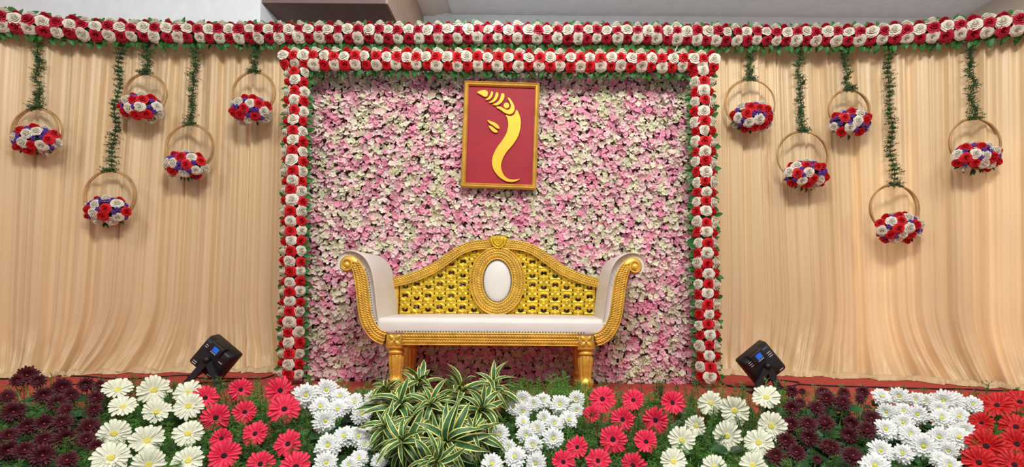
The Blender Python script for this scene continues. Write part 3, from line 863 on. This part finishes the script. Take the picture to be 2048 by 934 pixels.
# ================================================================== HANGING HOOPS
def hoop(cx, cy, r, fx, fy, fwp, fhp, vx, vy, label, seed):
    rnd = random.Random(seed)
    c = on_curtain(cx, cy, .17); d = c.y - CAM.y; k = d / FPX
    ctop = on_curtain(vx, vy, .12)
    g = thing('hanging_hoop', c, label, 'hanging decoration', 'flower hoops hung on the curtains')
    N = Vector((0, -1, 0)); T = Vector((1, 0, 0)); Z = Vector((0, 0, 1))
    for q in (0, 1):
        rr = r * k * (1 - .035 * q); mb = MB()
        tw = rnd.uniform(-.05, .05) + (.10 * (q - .5))
        Tq = (T * math.cos(tw) + N * math.sin(tw))
        mb.tube([(Tq * math.cos(a) + Z * math.sin(a)) * rr + N * (.006 * (q - .5)) for a in [2 * PI * i / 48 for i in range(48)]], .0075, 6, closed=True)
        mb.build('hoop', M_hoop, g)
    # flower cushion
    f = on_curtain(fx, fy, .19) - c
    rx, rz, ry = fwp / 2 * k * .78, fhp / 2 * k * .82, fhp / 2 * k * .85
    mb = MB()
    rows = []
    for i in range(8):
        a = PI * i / 7
        rows.append([f + T * (rx * math.sin(a) * math.cos(b)) + N * (ry * .8 * math.sin(a) * math.sin(b)) + Z * (rz * .85 * math.cos(a)) for b in [2 * PI * j / 14 for j in range(14)]])
    mb.grid(rows, closed=True); mb.build('foam_base', M_backing, g)
    rs = .046 * (k / .0044)
    pts = []
    for i in range(4000):
        a = rnd.uniform(0, 2 * PI); e = rnd.uniform(-.95, 1.0)
        v = Vector((math.cos(a) * math.sqrt(1 - e * e), math.sin(a) * math.sqrt(1 - e * e), e))
        if v.y < -.15: continue
        if e < -.9: continue
        p = f + T * (v.x * rx) + N * (v.y * ry) + Z * (v.z * rz)
        if all((p - q[0]).length > rs * 1.36 for q in pts): pts.append((p, (T * v.x / rx + N * v.y / ry + Z * v.z / rz).normalized()))
    order = sorted(range(len(pts)), key=lambda i: pts[i][0].dot(T)); cols = {}
    for i in order:   # keep neighbours in different colours where possible
        near = [cols[j] for j in cols if (pts[i][0] - pts[j][0]).length < rs * 2.3]
        cols[i] = 0 if near.count(0) < near.count(1) else 1 if near.count(1) < near.count(0) else rnd.choice((0, 1))
    for i, (p, n) in enumerate(pts):
        put('white_rose' if cols[i] == 0 else 'red_rose', rnd.choice(WR if cols[i] == 0 else RR2), g, facing(p, n + N * .35, rnd.uniform(0, 6.28), rs * rnd.uniform(.95, 1.12)))
    # purple filler between the roses, one small head each
    cand = []
    for i in range(500):
        a = rnd.uniform(0, 2 * PI); e = rnd.uniform(-.7, 1.0)
        v = Vector((math.cos(a) * math.sqrt(1 - e * e), math.sin(a) * math.sqrt(1 - e * e), e))
        if v.y < -.1: continue
        p = f + T * (v.x * rx) + N * (v.y * ry) + Z * (v.z * rz)
        cand.append((min((p - q[0]).length for q in pts), p, T * v.x + N * v.y + Z * v.z))
    cand.sort(key=lambda c_: -c_[0]); fil = []
    for dd, p, nv in cand:
        if all((p - q).length > rs * .75 for q in fil):
            fil.append(p); put('purple_filler', PURP, g, facing(p + nv * rs * .30, nv, rnd.uniform(0, 6), rs * .60))
        if len(fil) > 13: break
    for i in range(14):
        a = rnd.uniform(0, 2 * PI); dirv = (T * math.cos(a) + Z * (-.5 + .5 * math.sin(a)) + N * rnd.uniform(-.1, .5)).normalized()
        p = f + T * math.cos(a) * rx * .9 + Z * (math.sin(a) * rz * .8 - rz * .25)
        put('leaf', LEAFD, g, leaf_matrix(p, dirv, N + Vector((rnd.uniform(-.5, .5), 0, rnd.uniform(-.5, .5))), rnd.uniform(.03, .055)))
    # fern strand from the garland to the hoop
    top_ = ctop - c; bot = Z * r * k; mb = MB()
    path = [top_.lerp(bot, i / 30) + T * .010 * math.sin(i * .7 + seed) + N * .01 * math.sin(i * .5) for i in range(31)]
    mb.tube(path, .004, 5)
    Ln = (top_ - bot).length
    for i in range(int(Ln * 330) + 20):
        t = rnd.random(); p = path[int(t * 30)]
        a = rnd.uniform(0, 2 * PI); out = (T * math.cos(a) + N * math.sin(a) * .7 + Z * rnd.uniform(-.2, .7)).normalized()
        l = rnd.uniform(.012, .066) * (1.1 if t > .9 else .55 + .45 * abs(math.sin(t * 13 + seed))); q = p + out * l
        mb.tube([p, q], .0011, 3)
        for j in range(9):
            tt = rnd.uniform(.25, 1); s0 = p.lerp(q, tt); dv = Vector((rnd.uniform(-1, 1), rnd.uniform(-1, 1), rnd.uniform(-.7, 1))).normalized()
            e_ = s0 + dv * rnd.uniform(.010, .022); sd = dv.cross(N).normalized() * .0026
            mb.add([s0, (s0 + e_) / 2 + sd, e_, (s0 + e_) / 2 - sd], [(0, 1, 2, 3)])
    for i in range(36):   # knot of fern over the hoop
        a = rnd.uniform(0, 2 * PI); out = (T * math.cos(a) * 1.3 + N * abs(math.sin(a)) * .6 + Z * rnd.uniform(-.5, .4)).normalized(); p = bot; q = p + out * rnd.uniform(.03, .085)
        mb.tube([p, q], .0012, 3)
        for j in range(9):
            s0 = p.lerp(q, rnd.uniform(.2, 1)); dv = Vector((rnd.uniform(-1, 1), rnd.uniform(-1, 1), rnd.uniform(-1, 1))).normalized(); e_ = s0 + dv * rnd.uniform(.012, .022); sd = dv.cross(N).normalized() * .0028
            mb.add([s0, (s0 + e_) / 2 + sd, e_, (s0 + e_) / 2 - sd], [(0, 1, 2, 3)])
    o = mb.build('fern_strand', M_vine, g, smooth=False); o['kind'] = 'stuff'
mb = MB()
for i in range(9):
    a = i * 2.4; q = .75 * math.sqrt(i / 9)
    mb.ball((q * math.cos(a), q * math.sin(a), .35 * (1 - q)), .30, .30, .30, 6, 4)
PURP = mb.mesh('purple_filler', M_purple)
HOOPS = [
 (73, 263, 48, 74, 281, 98, 56, 76, 78, 'flower hoop nearest the left edge, on a long fern strand'),
 (220, 391, 51, 217, 422, 90, 54, 243, 84, 'lowest flower hoop on the left curtain, on the longest fern strand'),
 (290, 188, 42, 285, 217, 88, 54, 297, 86, 'high flower hoop just right of the longest fern strand on left curtain'),
 (379, 296, 49, 373, 331, 88, 52, 392, 84, 'middle height flower hoop on left curtain, above the left stage light'),
 (507, 186, 44, 503, 222, 84, 56, 512, 88, 'high flower hoop just left of the left rose column'),
 (1500, 208, 51, 1504, 235, 88, 58, 1500, 92, 'high flower hoop just right of the right rose column'),
 (1605, 312, 51, 1610, 350, 94, 56, 1596, 94, 'flower hoop second from the right rose column, on a thick dark strand'),
 (1698, 220, 42, 1699, 247, 86, 54, 1686, 92, 'small high flower hoop in the middle of the right curtain'),
 (1788, 417, 49, 1795, 456, 98, 58, 1775, 92, 'lowest flower hoop on the right curtain'),
 (1949, 287, 52, 1951, 315, 104, 56, 1938, 82, 'flower hoop nearest the right edge')]
for i, h in enumerate(HOOPS): hoop(*h, seed=100 + i)

# ================================================================== STAGE LIGHTS
def stage_light(px, py, ang, label, feet, flip):
    fl = [on_floor(*q) for q in feet]
    Y = (fl[0].y + fl[1].y) / 2; c = at(px, py, Y)
    g = thing('stage_light', (c.x, Y, 0), label, 'stage light', 'black stage lights on the carpet')
    C = Vector((0, 0, c.z)); k = (Y - CAM.y) / FPX
    R = Matrix.Translation(C) @ Matrix.Rotation(.06, 4, 'X') @ Matrix.Rotation(ang, 4, 'Y')
    s = 33 * k
    # housing: chamfered back, wide body, lens bezel to the curtain
    mb = MB(); rows = []
    def sq(h, y, cr_):
        out = []
        for (sx, sz) in ((1, 1), (-1, 1), (-1, -1), (1, -1)):
            for j in range(4):
                a = math.atan2(sz, sx) - PI / 4 + j * PI / 6
                out.append((sx * (h - cr_) + cr_ * math.cos(a), y, sz * (h - cr_) + cr_ * math.sin(a)))
        return out
    for h, y, c_ in ((.01, -.062, .005), (.80, -.062, .15), (.88, -.055, .15), (.99, -.012, .12), (1.0, 0, .12), (1.0, .07, .12), (.95, .085, .12), (.86, .085, .12), (.84, .06, .12), (.01, .06, .005)):
        rows.append(sq(h * s, y, c_ * s))
    mb.grid(rows, closed=True)
    body = mb.build('housing', M_black, g, M=R)
    mb = MB(); mb.lathe([(0, 0), (.8 * s, 0), (.8 * s, .008), (0, .012)], n=24); mb.build('lens', M_lens, body, M=Matrix.Translation((0, .062, 0)) @ Matrix.Rotation(-PI / 2, 4, 'X'))
    bx_ = flip * -.02
    bbx = bb('control_box', (-.50 * s, .40 * s, -.084, -.01, .46 * s, 1.09 * s), .008, M_black, body)
    mb = MB(); mb.box(-.18 * s, .18 * s, -.0865, -.084, .62 * s, .94 * s); mb.build('display', M_screen, bbx, smooth=False)
    mb = MB()
    for i in range(4): mb.box((-.20 + .10 * i) * s, (-.14 + .10 * i) * s, -.0865, -.083, .52 * s, .57 * s)
    mb.build('buttons', M_slot, bbx, smooth=False)
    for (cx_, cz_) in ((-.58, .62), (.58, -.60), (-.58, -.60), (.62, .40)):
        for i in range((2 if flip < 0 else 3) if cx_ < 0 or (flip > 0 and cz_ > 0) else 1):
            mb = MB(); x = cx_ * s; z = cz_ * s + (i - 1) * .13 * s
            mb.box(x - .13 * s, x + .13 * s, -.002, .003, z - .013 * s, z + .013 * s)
            mb.build('vent_slot', M_slot, body, smooth=False, M=Matrix.Translation((0, -.063, 0)))  # pale strip paints light leaking through the slot
    # splayed bracket legs and pivot
    for f in fl:
        q = f - Vector((c.x, Y, 0)); q.z = 0.0
        top_ = C + Vector((q.x * .10, -.080, -.02)); bt = Vector((q.x, -.10, .006)); d = (bt - top_).normalized(); sd = d.cross(Vector((0, 1, 0))).normalized() * .024
        mb = MB(); ny_ = Vector((0, .012, 0)); v = []
        for p, ws in ((top_, 1.0), (top_.lerp(bt, .5), .9), (bt, .95)):
            v += [p - sd * ws - ny_, p + sd * ws - ny_, p + sd * ws + ny_, p - sd * ws + ny_]
        mb.add(v, [(0, 1, 5, 4), (1, 2, 6, 5), (2, 3, 7, 6), (3, 0, 4, 7), (4, 5, 9, 8), (5, 6, 10, 9), (6, 7, 11, 10), (7, 4, 8, 11), (3, 2, 1, 0), (8, 9, 10, 11)])
        lg = mb.build('bracket_leg', M_black, g, smooth=False)
        bb('foot_pad', (bt.x - .024, bt.x + .024, bt.y - .02, bt.y + .16, 0.0, .014), .004, M_black, lg, 2)
    mb = MB(); mb.tube([C + Vector((0, -.11, 0)), C + Vector((0, -.05, 0))], .020, 12); mb.build('pivot_knob', M_black, g)
    mb = MB(); p0 = C + Vector((flip * .03, -.03, -.085))
    mb.tube(smoothpath([p0, p0 + Vector((flip * .05, -.05, -.04)), Vector((flip * .13, -.06, .03)), Vector((flip * .19, .02, .008)), Vector((flip * .10, .12, .006)), Vector((-flip * .05, .18, .006))], 30), .005, 6)
    mb.build('power_cord', M_rubber, g)
stage_light(429, 716, math.radians(40), 'black stage light on carpet left of the flower wall', [(391, 770), (450, 774)], -1)
stage_light(1524, 728, math.radians(-40), 'black stage light on carpet right of the flower wall', [(1496, 782), (1552, 784)], 1)
def cable(pts, label):
    P = [on_floor(*p, z=.007) for p in pts]
    mb = MB(); mb.tube(smoothpath(P, 60), .0055, 6)
    tag(mb.build('floor_cable', M_rubber), label, 'cable', 'black cables along the curtain hem')
cable([(-40, 757), (30, 757), (80, 752), (160, 752), (230, 757), (290, 756), (350, 751), (392, 750)], 'thin black cable along the hem of the left curtain')
cable([(375, 753), (420, 757), (470, 757), (520, 757), (548, 750)], 'black cable running from left stage light to rose column')
cable([(1445, 768), (1470, 773), (1520, 774), (1580, 772), (1598, 765), (1560, 760)], 'looped black cable behind the right stage light')
cable([(1595, 768), (1650, 771), (1750, 774), (1850, 777), (1930, 778), (2000, 781), (2090, 774)], 'thin black cable along the hem of the right curtain')

# ================================================================== FLOWER BED
ORD = ['first', 'second', 'third', 'fourth', 'fifth', 'sixth', 'seventh', 'eighth', 'ninth', 'tenth', 'eleventh', 'twelfth']
def rows_of(lst, gap):
    """number the flowers of one patch by row (back to front) and place from the left"""
    idx = sorted(range(len(lst)), key=lambda i: lst[i][1]); rows = []; cur = []
    for i in idx:
        if cur and lst[i][1] - lst[cur[0]][1] > gap: rows.append(cur); cur = []
        cur.append(i)
    rows.append(cur); out = {}
    for r, row in enumerate(rows):
        row.sort(key=lambda i: lst[i][0])
        rn = 'back row' if r == 0 else 'front row' if r == len(rows) - 1 else ORD[r] + ' row'
        for k, i in enumerate(row): out[i] = '%s, %s from left' % (rn, ORD[k])
    return out
def stem(parent, head_n, length, r, lean):
    mb = MB(); z = length
    P = [Vector((0, 0, 0)), -Vector(head_n) * .03 + Vector((0, 0, -.02)), Vector((lean[0] * .6, lean[1] * .6, -z * .5)), Vector((lean[0], lean[1], -z))]
    mb.tube(smoothpath(P, 8), r, 5); return mb.build('stem', M_stem, parent)
def gerberas(kind, lst, phrase, group, gap=22):
    lab = rows_of(lst, gap)
    for i, t in enumerate(lst):
        px, py, dia = t[:3]; tx, tz = (t[3], t[4]) if len(t) > 3 else (None, None)
        rnd = random.Random(int(px * 7 + py)); p = on_bed(px, py); k = (p.y - CAM.y) / FPX; R_ = dia * k / 2 * .96
        view = (CAM - p).normalized()
        if tx is None: tx, tz = rnd.uniform(-.38, .38), rnd.uniform(-.10, .45)
        n = (view + Vector((tx, 0, tz))).normalized()
        g = thing('gerbera', p, '%s, %s' % (phrase, lab[i]), 'flower', group)
        A = facing((0, 0, 0), n, rnd.uniform(0, 6.28), R_)
        N = rnd.choice((20, 21, 22)); cup = rnd.uniform(-.05, .22)
        for j in range(N):
            M = A @ Matrix.Rotation(2 * PI * (j + rnd.uniform(-.22, .22)) / N, 4, 'Z') @ Matrix.Rotation(-cup + rnd.uniform(-.12, .10) - (.10 if j % 2 else 0), 4, 'Y') @ Matrix.Diagonal((rnd.uniform(.88, 1.08), rnd.uniform(.9, 1.15), 1, 1))
            put('petal', PET[kind][j % 2], g, M)
        put('inner_petals', INNER[kind], g, A); put('centre_disc', DISC[kind], g, A)
        stem(g, n, p.z - .01, .0045, (rnd.uniform(-.05, .05), rnd.uniform(0, .05)))
def mums(meshes, lst, phrase, group, bud=None, gap=20, lift=0.0):
    lab = rows_of(lst, gap)
    for i, t in enumerate(lst):
        px, py, dia = t[:3]
        rnd = random.Random(int(px * 5 + py)); p = on_bed(px, py, lift); k = (p.y - CAM.y) / FPX; R_ = dia * k / 2 * 1.06
        n = ((CAM - p).normalized() + Vector((rnd.uniform(-.35, .35), 0, rnd.uniform(-.05, .55)))).normalized()
        g = thing('chrysanthemum', p, '%s, %s' % (phrase, lab[i]), 'flower', group)
        put('flower_head', rnd.choice(meshes), g, facing((0, 0, 0), n, rnd.uniform(0, 6.28), R_))
        stem(g, n, p.z - .01, .003, (rnd.uniform(-.04, .04), rnd.uniform(0, .05)))
gerberas('white', [(235,781,55,0,.9),(307,781,62),(376,786,54,-.2,.35),(378,813,58),(246,815,52,0,.9),(313,825,54,0,.45),(228,868,58),(294,882,66),(377,868,58),(222,917,68),(297,930,64),(378,922,62)],
         'white gerbera in left white patch', 'white gerberas left of centre')
gerberas('pink', [(410,796,50),(481,779,47),(559,781,58,.7,.2),(569,819,62,0,.4),(432,835,57),(489,824,48),(511,868,52),(444,877,45),(448,912,64),(577,888,56),(521,928,54),(592,934,62)],
         'coral pink gerbera in left pink patch', 'coral pink gerberas left of centre')
gerberas('pink', [(1205,799,57),(1267,801,48),(1344,806,52,.35,.2),(1183,830,40,-.7,.1),(1246,839,52),(1312,840,56),(1226,879,60),(1155,895,47),(1292,884,52),(1126,924,50),(1196,922,52),(1267,931,56)],
         'coral pink gerbera in right pink patch', 'coral pink gerberas right of centre')
gerberas('white', [(1422,807,52,-.2,.2),(1468,821,62),(1532,796,56,0,.7),(1393,852,46,-.4,.1),(1364,881,56),(1455,872,58),(1544,853,62),(1518,886,60),(1346,924,56),(1428,936,54),(1506,932,56)],
         'white gerbera in right white patch', 'white gerberas right of centre')
gerberas('red', [(1994,812,58,0,.7),(2040,805,55,0,.6),(1964,846,46,-.4,.5),(2032,855,60,0,.5),(1972,893,68,0,.3),(2034,889,62,0,.3),(1958,926,64,0,.3),(2029,930,60,0,.3)],
         'scarlet red gerbera in right corner', 'scarlet gerberas at the right edge')
mums(WM, [(611,791,44),(653,780,42),(641,814,38),(675,818,38),(680,793,34),(691,812,28),(650,842,42),(688,873,40),(656,892,46),(652,926,42),(723,828,38),(744,799,30),(709,803,34),(716,873,38),(746,864,34),(730,889,28),(718,917,34),(758,923,30),(698,930,30)],
     'white chrysanthemum left of striped plants', 'white chrysanthemums left of the striped plants')
mums(WM, [(997,870,40),(943,900,42),(983,929,42),(1027,814,28),(1045,798,32),(1045,823,36),(1046,844,28),(1067,808,28),(1087,801,30),(1120,809,38),(1153,799,32),(1153,821,28),(1088,837,30),(1108,848,34),(1138,839,34),(1075,857,32),(1051,870,34),(1106,877,40),(1066,891,36),(1017,894,28),(1030,915,42),(1072,927,40)],
     'white chrysanthemum right of striped plants', 'white chrysanthemums right of the striped plants')
mums(WM, [(1763,793,32),(1798,793,34),(1773,824,32),(1807,822,30),(1834,829,36),(1831,799,28),(1851,802,28),(1887,802,40),(1906,802,36),(1945,809,32),(1878,818,30),(1806,846,36),(1771,859,40),(1883,837,38),(1918,833,36),(1821,870,40),(1879,875,40),(1917,875,44),(1929,860,32),(1847,893,46),(1761,902,42),(1805,907,36),(1897,902,32),(1880,920,34),(1899,932,38),(1750,933,50)],
     'white chrysanthemum in far right patch', 'white chrysanthemums at the far right')
mums(RM, [(54,751,36),(34,761,24),(76,762,26),(124,775,36),(171,769,26),(199,771,22),(87,791,32),(142,791,28),(191,796,28),(14,793,28),(115,806,36),(188,820,28),(131,818,26),(27,824,38),(55,853,34),(89,848,36),(124,845,34),(179,853,36),(89,880,36),(131,877,38),(173,879,32),(18,871,32),(16,901,36),(49,901,36),(85,911,42),(135,921,36),(192,894,28)],
     'dark maroon chrysanthemum in left corner', 'maroon chrysanthemums at the left edge')
mums(RM, [(1584,783,22),(1604,783,14),(1584,818,32),(1646,786,28),(1653,798,34),(1600,806,20),(1634,816,30),(1582,849,32),(1616,848,34),(1650,845,34),(1618,876,34),(1572,883,36),(1593,905,34),(1552,913,34),(1655,892,30),(1634,919,18),(1688,786,22),(1725,784,24),(1720,798,18),(1686,805,30),(1702,846,28),(1698,871,32),(1743,837,32),(1734,860,34),(1665,896,30),(1705,912,38)],
     'dark maroon chrysanthemum in right maroon patch', 'maroon chrysanthemums right of centre')

# striped plants
def striped_leaf(seed):
    rnd = random.Random(seed); mb = MB(); rows = []; bend = rnd.uniform(.5, 1.7); tw = rnd.uniform(-.6, .6); lat = rnd.uniform(-.55, .55)
    N = 9
    for i in range(N):
        t = i / (N - 1); wd = .090 * (.35 + .65 * math.sin(PI * min(1, t * .9 + .08))) * (1 if t < .8 else max(.04, (1 - t) / .2))
        ang = bend * t * 1.5; x = t * math.cos(ang * .5); z = .18 * t - bend * t * t * .75
        row = []
        for s_ in (-1, -.70, 0, .70, 1):
            yy = s_ * wd; zz = z + abs(s_) * wd * .40 + yy * tw * t; row.append((x, yy + lat * t * t, zz))
        rows.append(row)
    mb.grid(rows, mfun=lambda i, j: 1 if j in (0, 3) else 0)
    return mb.mesh('leaf', [M_vgreen, M_vyel])
SL = [striped_leaf(s) for s in range(16)]
PL = [(794, 828, 62, .4, 'left'), (813, 895, 66, .1, ''), (904, 890, 74, .0, ''), (918, 808, 70, .9, ''), (992, 793, 52, .5, ''), (866, 826, 56, .3, ''), (832, 790, 60, .7, ''), (952, 836, 66, .3, ''), (772, 868, 52, .2, ''), (858, 930, 60, .1, ''), (780, 800, 46, .8, ''), (955, 880, 50, .1, '')]
PLAB = ['striped plant rosette with lime heart, left of the clump', 'striped plant rosette curling at the lower left of the clump', 'largest striped rosette, front centre, with pale green stem',
        'tallest striped rosette with upright leaves against the sofa shadow', 'small striped rosette at the right rear end of the clump', 'small striped rosette in the middle of the clump',
        'upright striped rosette in front of the left sofa leg', 'wide striped rosette right of the clump centre', 'low striped rosette beside the left white chrysanthemums', 'striped rosette cut by the bottom edge',
        'small upright striped rosette at the left rear corner of the clump', 'low striped rosette beside the single right chrysanthemum']
for (px, py, ln, up, _), lab in zip(PL, PLAB):
    rnd = random.Random(px * 3 + py); p = on_bed(px, py, .02); k = (p.y - CAM.y) / FPX
    g = thing('striped_plant', (p.x, p.y, 0), lab, 'plant', 'green and yellow striped foliage plants')
    view = (CAM - p).normalized(); ax = (view * (1 - up) * .9 + Vector((rnd.uniform(-.5, .5), 0, .35 + up + rnd.uniform(-.2, .3)))).normalized()
    A = facing((0, 0, p.z), ax, rnd.uniform(0, 6.28), 1)
    n = 33
    for j in range(n):
        a = j * 2.39996; e = .05 + 1.2 * (j / n) ** 1.2 + rnd.uniform(-.3, .3)
        s = ln * k * rnd.uniform(.85, 1.5) * (1 - .25 * (j / n))
        M = A @ Matrix.Translation((0, 0, .0015 * j)) @ Matrix.Rotation(a, 4, 'Z') @ Matrix.Rotation(-e, 4, 'Y') @ Matrix.Rotation(rnd.uniform(-.6, .6), 4, 'X') @ Matrix.Scale(s, 4)
        put('leaf', rnd.choice(SL), g, M)
    mb = MB(); mb.tube([(0, 0, 0.0), (0, 0, p.z * .6), tuple(Vector((0, 0, p.z)) + ax * .02)], [.007, .006, .004], 6); mb.build('stem', M_core, g)

# fern and leaf filling
def patch(name, m_, count, x0, x1, seed, label, kind, y0=-2.0, y1=-1.06):
    rnd = random.Random(seed); mb = MB()
    for i in range(count):
        Y = rnd.uniform(y0, y1); d = Y - CAM.y
        X = (rnd.uniform(x0, x1) - CX) / FPX * d
        zt = bed_z(Y) - rnd.uniform(.0, .06) - (.03 if kind == 'leaf' else 0); lean = Vector((rnd.uniform(-.06, .06), rnd.uniform(-.07, .03), 0))
        b = Vector((X, Y, 0)); tp = Vector((X, Y, zt)) + lean
        if kind == 'fern':
            mb.tube([b, b.lerp(tp, .6) - lean * .2, tp], .0016, 3)
            for j in range(95):
                t = .35 + .65 * rnd.random(); s0 = b.lerp(tp, t); a = rnd.uniform(0, 2 * PI)
                dv = Vector((math.cos(a), math.sin(a), rnd.uniform(-.1, .9))).normalized(); e_ = s0 + dv * rnd.uniform(.012, .046) * (1.25 - t * .6)
                sd = dv.cross(Vector((rnd.uniform(-.4, .4), -1, .4))).normalized() * .0013
                mb.add([s0, (s0 + e_) / 2 + sd, e_, (s0 + e_) / 2 - sd], [(0, 1, 2, 3)])
        else:
            for j in range(7):
                t = .4 + .58 * rnd.random(); s0 = b.lerp(tp, t); a = rnd.uniform(0, 2 * PI)
                M = leaf_matrix(s0, (math.cos(a), math.sin(a), rnd.uniform(-.2, .6)), (rnd.uniform(-.6, .6), -.5, 1), rnd.uniform(.035, .07))
                rows = []
                for q in range(5):
                    tt = q / 4; wd = .34 * math.sin(PI * min(1, tt * .95 + .03)) * (1 + .25 * (q % 2))
                    rows.append([M @ Vector((tt, s_ * wd, .3 * abs(s_) * wd - .3 * tt * tt)) for s_ in (-1, 0, 1)])
                mb.grid(rows)
    o = mb.build(name, m_, smooth=False); tag(o, label, 'foliage'); o['kind'] = 'stuff'
patch('fern_bed', M_fern, 598, 195, 600, 1, 'feathery green fern between the left gerberas', 'fern')
patch('fern_bed', M_fern, 156, 600, 790, 2, 'feathery green fern around the left white chrysanthemums', 'fern')
patch('fern_bed', M_fern, 286, 1000, 1170, 3, 'feathery green fern around the right white chrysanthemums', 'fern', y1=-0.98)
patch('fern_bed', M_fern, 624, 1110, 1560, 4, 'feathery green fern between the right gerberas', 'fern')
patch('fern_bed', M_fern, 182, 1540, 1960, 5, 'feathery green fern among the right maroon and white chrysanthemums', 'fern')
patch('fern_bed', M_fern, 156, 1940, 2110, 6, 'feathery green fern between the scarlet gerberas', 'fern')
patch('fern_bed', M_fern, 234, -60, 210, 7, 'feathery green fern among the left maroon chrysanthemums', 'fern')
patch('leaf_bed', M_darkleaf, 150, -60, 205, 8, 'dark green leaves under the left maroon chrysanthemums', 'leaf', y1=-1.12)
patch('leaf_bed', M_darkleaf, 130, 600, 800, 9, 'dark green leaves under the left white chrysanthemums', 'leaf', y1=-1.15)
patch('leaf_bed', M_darkleaf, 130, 930, 1160, 10, 'dark green leaves under the right white chrysanthemums', 'leaf', y1=-1.15)
patch('leaf_bed', M_darkleaf, 160, 1550, 1760, 11, 'dark green leaves under the right maroon chrysanthemums', 'leaf', y1=-1.12)
patch('leaf_bed', M_darkleaf, 140, 1740, 1950, 12, 'dark green leaves under the far right white chrysanthemums', 'leaf', y1=-1.15)
patch('leaf_bed', M_darkleaf, 90, 740, 1010, 15, 'dark green leaves low under the striped plants', 'leaf', y1=-1.05)
patch('fern_bed', M_fern, 120, 740, 1010, 16, 'feathery green fern low under the striped plants', 'fern', y1=-1.0)
patch('leaf_bed', M_darkleaf, 60, 200, 600, 13, 'dark green leaves low between the left gerberas', 'leaf', y1=-1.2)
patch('leaf_bed', M_darkleaf, 60, 1150, 1560, 14, 'dark green leaves low between the right gerberas', 'leaf', y1=-1.2)
